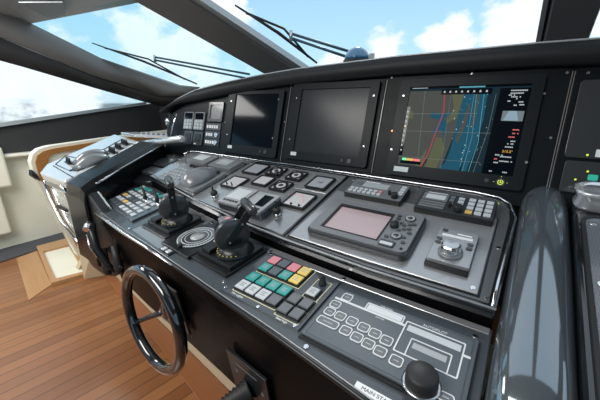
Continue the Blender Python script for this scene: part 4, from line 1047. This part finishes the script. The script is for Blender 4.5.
tbank('short bank of black toggles at the front of the pod', -2.30, .012, 4, -8)
tbank('front bank of black toggles beside the lever covers', -2.20, .240, 5, -8)
tbank('middle bank of black toggles on the pod', -2.26, .310, 5, -8)
tbank('rear bank of black toggles near the back of the pod', -2.32, .385, 5, -8)
# bright tray at the pod's back end
t = thing('grab_handle', 'bright chrome tubular handle behind the coaming arm', 'handle', Matrix.Translation((-2.05, 1.22, 1.07)))
mb = MB(); mb.tube([(-.08, -.10, -.012), (.10, -.088, .012), (.32, -.085, .042), (.335, -.085, .044)], .023, 14, rads=[.022, .023, .023, .018]); part('bar', mb, 'cup_metal', t)
t = thing('pod_tray', 'silvery ribbed tray at the rear end of the pod', 'tray', Matrix.Translation((-2.30, 1.20, 1.085)))
mb = MB(); mb.prism([(-.30, -.03), (-.02, -.06), (.28, .02), (.30, .10), (-.22, .06)], 0, .022, .006, 3); part('tray', mb, 'cup_metal', t)
mb = MB()
for k in range(6): mb.box(-.04+k*.05, -.01+k*.05, -.01+k*.010, .04+k*.010, .022, .034, .004)
part('ribs', mb, 'device_light', t)

# ------------------------------------------------------------ cream side cabinet with wood trim
TQ = Matrix.Translation((-3.0, .8, 0))
t = thing('side_cabinet', 'cream side cabinet with rounded varnished wood edging', 'cabinet', TQ)
outer = [(.690, .90), (.700, .945), (.740, .975), (.80, .985), (1.25, 1.015), (1.6, 1.03)]
# built in the plane x=-3.0 : (y, z)
def ypoly(pts, x): return [(x, y, z) for y, z in pts]
oc = [(.826, .0), (.792, .158), (.70, .60), (.668, .80), (.668, .90), (.690, .955), (.735, .990), (.80, 1.005), (1.25, 1.035), (1.9, 1.06), (1.9, 0)]
mb = MB(); mb.poly3(ypoly(oc, -3.0), (-.09, 0, 0)); part('shell', mb, 'cream', t, TQ)
wo = [(.850, .0), (.815, .158), (.725, .60), (.690, .80), (.690, .895), (.712, .945), (.755, .972), (.82, .985), (1.25, 1.018), (1.9, 1.045)]
wi = [(.96, .0), (.915, .158), (.82, .60), (.770, .80), (.765, .885), (.780, .922), (.812, .943), (.87, .953), (1.25, .978), (1.9, 1.005)]
mb = MB(); mb.strip(ypoly(wo, -2.985), ypoly(wi, -2.985)); mb.strip(ypoly(wo, -2.985), ypoly(wo, -3.0)); mb.strip(ypoly(wi, -2.985), ypoly(wi, -3.0))
part('wood_edging', mb, 'wood_trim', t, TQ, 'orange brown varnished edging')
mb = MB(); mb.poly3([(-3.0, .652, .80), (-3.0, .662, .84), (-2.985, .68, .80), (-2.985, .69, .75)], (-.03, -.012, 0)); part('latch', mb, 'satin_black', t, TQ)
# pedestal below the pod
t = thing('pedestal', 'beige pedestal block under the left end of the console', 'pedestal', Matrix.Translation((-2.5, .95, 0)))
mb = MB(); mb.loft([[(-.121, -.235, 0), (.0, -.055, 0), (.02, .3, 0), (-.30, .3, 0)], [(-.14, -.215, .52), (.12, -.13, .52), (.12, .3, .52), (-.30, .3, .52)]], smooth=False); part('block', mb, 'cream2', t)
# hatch / step well
t = thing('step_well', 'wood rimmed step well with cream inside in the floor', 'step', Matrix.Translation((-3.1, .72, 0)))
o4 = [(-3.578, .67), (-3.56, .915), (-2.64, .76), (-2.70, .53)]; i4 = [(-3.40, .672), (-3.37, .86), (-2.69, .745), (-2.75, .57)]
def sh(P): return [(x+3.1, y-.72) for x, y in P]
mb = MB(); ring_poly(mb, sh(o4), sh(i4), 0, .03); part('rim', mb, 'floor_light', t)
mb = MB(); mb.prism(sh(i4), .002, .010); part('well_floor', mb, 'cream', t)
mb = MB(); mb.poly3([(.24, .02, .01), (.30, .02, .01), (.36, .05, .10), (.30, .05, .10)], (0, .01, 0)); part('batten', mb, 'cream2', t)

# ------------------------------------------------------------ outside: wipers, compass
def wiper(label, blade, arm_end, joint, rod, rod2):
    o0 = Vector(joint); t = thing('windshield_wiper', label, 'wiper', Matrix.Translation(o0), 'windshield wipers')
    L = lambda p: tuple(Vector(p)-o0)
    mb = MB(); mb.tube([L(blade[0]), L(Vector(blade[0]).lerp(Vector(blade[1]), .5)+Vector((0, 0, .02))), L(blade[1])], .012, 8, rads=[.006, .013, .008]); part('blade', mb, 'rubber', t)
    n_ = Vector((0, .03, .03)); a, b = Vector(blade[0]), Vector(blade[1])
    mb = MB(); mb.tube([L(a.lerp(b, .12)), L(a.lerp(b, .5)+n_+Vector((.03, 0, .02))), L(a.lerp(b, .88))], .009, 8); part('yoke', mb, 'rubber', t)
    mb = MB(); mb.tube([(0, 0, -.02), (0, 0, .05)], .014, 10); part('joint', mb, 'steel', t)
    mb = MB(); mb.tube([(0, 0, .03), L(rod)], .010, 8); mb.tube([(0, 0, .0), L(rod2)], .010, 8); part('arm', mb, 'wiper', t)
M['wiper'] = mat('blue grey wiper arm', (.04, .10, .13), .4)
wiper('left wiper lying across the turquoise tinted pane', ((-4.199, 1.748, 1.987), (-3.201, 2.382, 1.543)), None, (-3.44, 2.04, 1.782), (-2.30, 2.34, 1.60), (-2.34, 2.40, 1.56))
wiper('right wiper on the centre pane beside the slanted pillar', ((-1.826, 1.742, 1.99), (-1.454, 2.25, 1.635)), None, (-1.544, 2.026, 1.792), (-1.05, 2.24, 1.655), (-1.09, 2.26, 1.625))
t = thing('compass', 'blue glass domed compass on top of the dash behind the hood', 'compass', Matrix.Translation((-.858, 1.75, 1.475)))
mb = MB(); mb.lathe([(.075, 0), (.078, .03), (.078, .085), (.070, .09)], seg=28); part('bowl', mb, 'rubber', t)
mb = MB(); mb.lathe([(.072*math.cos(R(a)), .088+.068*math.sin(R(a))) for a in range(0, 90, 12)]+[(.001, .156)], seg=28); part('dome', mb, 'dome', t)
mb = MB(); mb.box(.075, .105, -.01, .01, .06, .115, .004); part('bracket', mb, 'lcd', t)

# ------------------------------------------------------------ sky
w = bpy.data.worlds.new('sky'); scn.world = w; w.use_nodes = True
nt = w.node_tree; N = nt.nodes.new; L = nt.links.new
bg = nt.nodes['Background']; tc = N('ShaderNodeTexCoord'); V = tc.outputs['Generated']
sp = N('ShaderNodeSeparateXYZ'); L(V, sp.inputs['Vector'])
rmp = N('ShaderNodeValToRGB'); L(sp.outputs['Z'], rmp.inputs['Fac'])
cr = rmp.color_ramp; cr.elements[0].position = 0; cr.elements[0].color = (.20, .27, .30, 1)
cr.elements[1].position = 1; cr.elements[1].color = (.62, .72, .82, 1)
for p_, c_ in ((.0, (.55, .72, .78, 1)), (.05, (.62, .82, .92, 1)), (.16, (.47, .74, .90, 1)), (.28, (.38, .64, .85, 1)), (.42, (.62, .74, .84, 1)), (.55, (.80, .85, .90, 1))):
    e = cr.elements.new(p_+.001); e.color = c_
blobs = [((-.196, .961, .190), .045, 1.0), ((-.230, .958, .160), .06, .9), ((-.165, .970, .155), .05, .7), ((-.064, .981, .160), .085, 1.1), ((-.042, .975, .215), .05, .8), ((-.364, .92, .145), .06, .9), ((-.723, .651, .245), .08, .9), ((-.765, .613, .21), .07, .8), ((-.858, .488, .165), .10, .9), ((-.812, .572, .118), .13, .9), ((-.952, .303, .033), .14, .9), ((-.976, .214, .04), .12, .9), ((-.688, .707, .15), .06, .7), ((-.50, .85, .12), .06, .6), ((.12, .984, .17), .08, .9), ((.3, .9, .3), .2, .6)]
acc = None
for d_, r_, a_ in blobs:
    dn = Vector(d_).normalized()
    dot = N('ShaderNodeVectorMath'); dot.operation = 'DISTANCE'; L(V, dot.inputs[0]); dot.inputs[1].default_value = tuple(dn)
    mr = N('ShaderNodeMapRange'); mr.interpolation_type = 'SMOOTHSTEP'; mr.inputs['From Min'].default_value = 0; mr.inputs['From Max'].default_value = r_*1.7; mr.inputs['To Min'].default_value = a_; mr.inputs['To Max'].default_value = 0
    L(dot.outputs['Value'], mr.inputs['Value'])
    if acc is None: acc = mr.outputs['Result']
    else:
        mx = N('ShaderNodeMath'); mx.operation = 'MAXIMUM'; L(acc, mx.inputs[0]); L(mr.outputs['Result'], mx.inputs[1]); acc = mx.outputs[0]
nz = N('ShaderNodeTexNoise'); nz.inputs['Scale'].default_value = 11; nz.inputs['Detail'].default_value = 9; nz.inputs['Roughness'].default_value = .58
mpn = N('ShaderNodeMapping'); mpn.inputs['Scale'].default_value = (1, 1, 1.6); L(V, mpn.inputs['Vector']); L(mpn.outputs['Vector'], nz.inputs['Vector'])
ad = N('ShaderNodeMath'); ad.operation = 'MULTIPLY_ADD'; L(acc, ad.inputs[0]); ad.inputs[1].default_value = .55; L(nz.outputs['Fac'], ad.inputs[2])
# general cloud cover away from the view so reflections are bright
cm = N('ShaderNodeMapRange'); cm.interpolation_type = 'SMOOTHSTEP'; cm.inputs['From Min'].default_value = .66; cm.inputs['From Max'].default_value = .90
L(ad.outputs[0], cm.inputs['Value'])
sh_ = N('ShaderNodeTexNoise'); sh_.inputs['Scale'].default_value = 20; sh_.inputs['Detail'].default_value = 5; L(V, sh_.inputs['Vector'])
cc = N('ShaderNodeMix'); cc.data_type = 'RGBA'; cc.inputs['A'].default_value = (.80, .86, .90, 1); cc.inputs['B'].default_value = (1.02, 1.02, 1.02, 1); L(sh_.outputs['Fac'], cc.inputs['Factor'])
mixc = N('ShaderNodeMix'); mixc.data_type = 'RGBA'; L(cm.outputs['Result'], mixc.inputs['Factor']); L(rmp.outputs['Color'], mixc.inputs['A']); L(cc.outputs['Result'], mixc.inputs['B'])
L(mixc.outputs['Result'], bg.inputs['Color']); bg.inputs['Strength'].default_value = 1.2

# ------------------------------------------------------------ lights
def area(name, loc, rot, sx, sy, e, c=(1, 1, 1)):
    l = bpy.data.lights.new(name, 'AREA'); l.shape = 'RECTANGLE'; l.size = sx; l.size_y = sy; l.energy = e; l.color = c
    o = bpy.data.objects.new(name, l); col.objects.link(o); o.location = loc; o.rotation_euler = rot
    return o
area('cabin_fill', (-1.4, -1.3, 2.5), (0, 0, 0), 1.8, 1.2, 95, (1, .97, .93))  # area light added out of view to brighten the cabin
area('cabin_fill', (-3.1, .1, 2.08), (0, 0, 0), .7, .9, 26, (1, .98, .95))  # second added fill, for the cream wall side
s = bpy.data.lights.new('sun', 'SUN'); s.energy = 1.2; s.angle = R(8); s.color = (1, .97, .92)
so = bpy.data.objects.new('sun', s); col.objects.link(so); so.rotation_euler = Vector((.35, -.75, -.65)).to_track_quat('-Z', 'Y').to_euler()

scn.view_settings.view_transform = 'Standard'
scn.view_settings.look = 'None'
scn.view_settings.exposure = 0.0
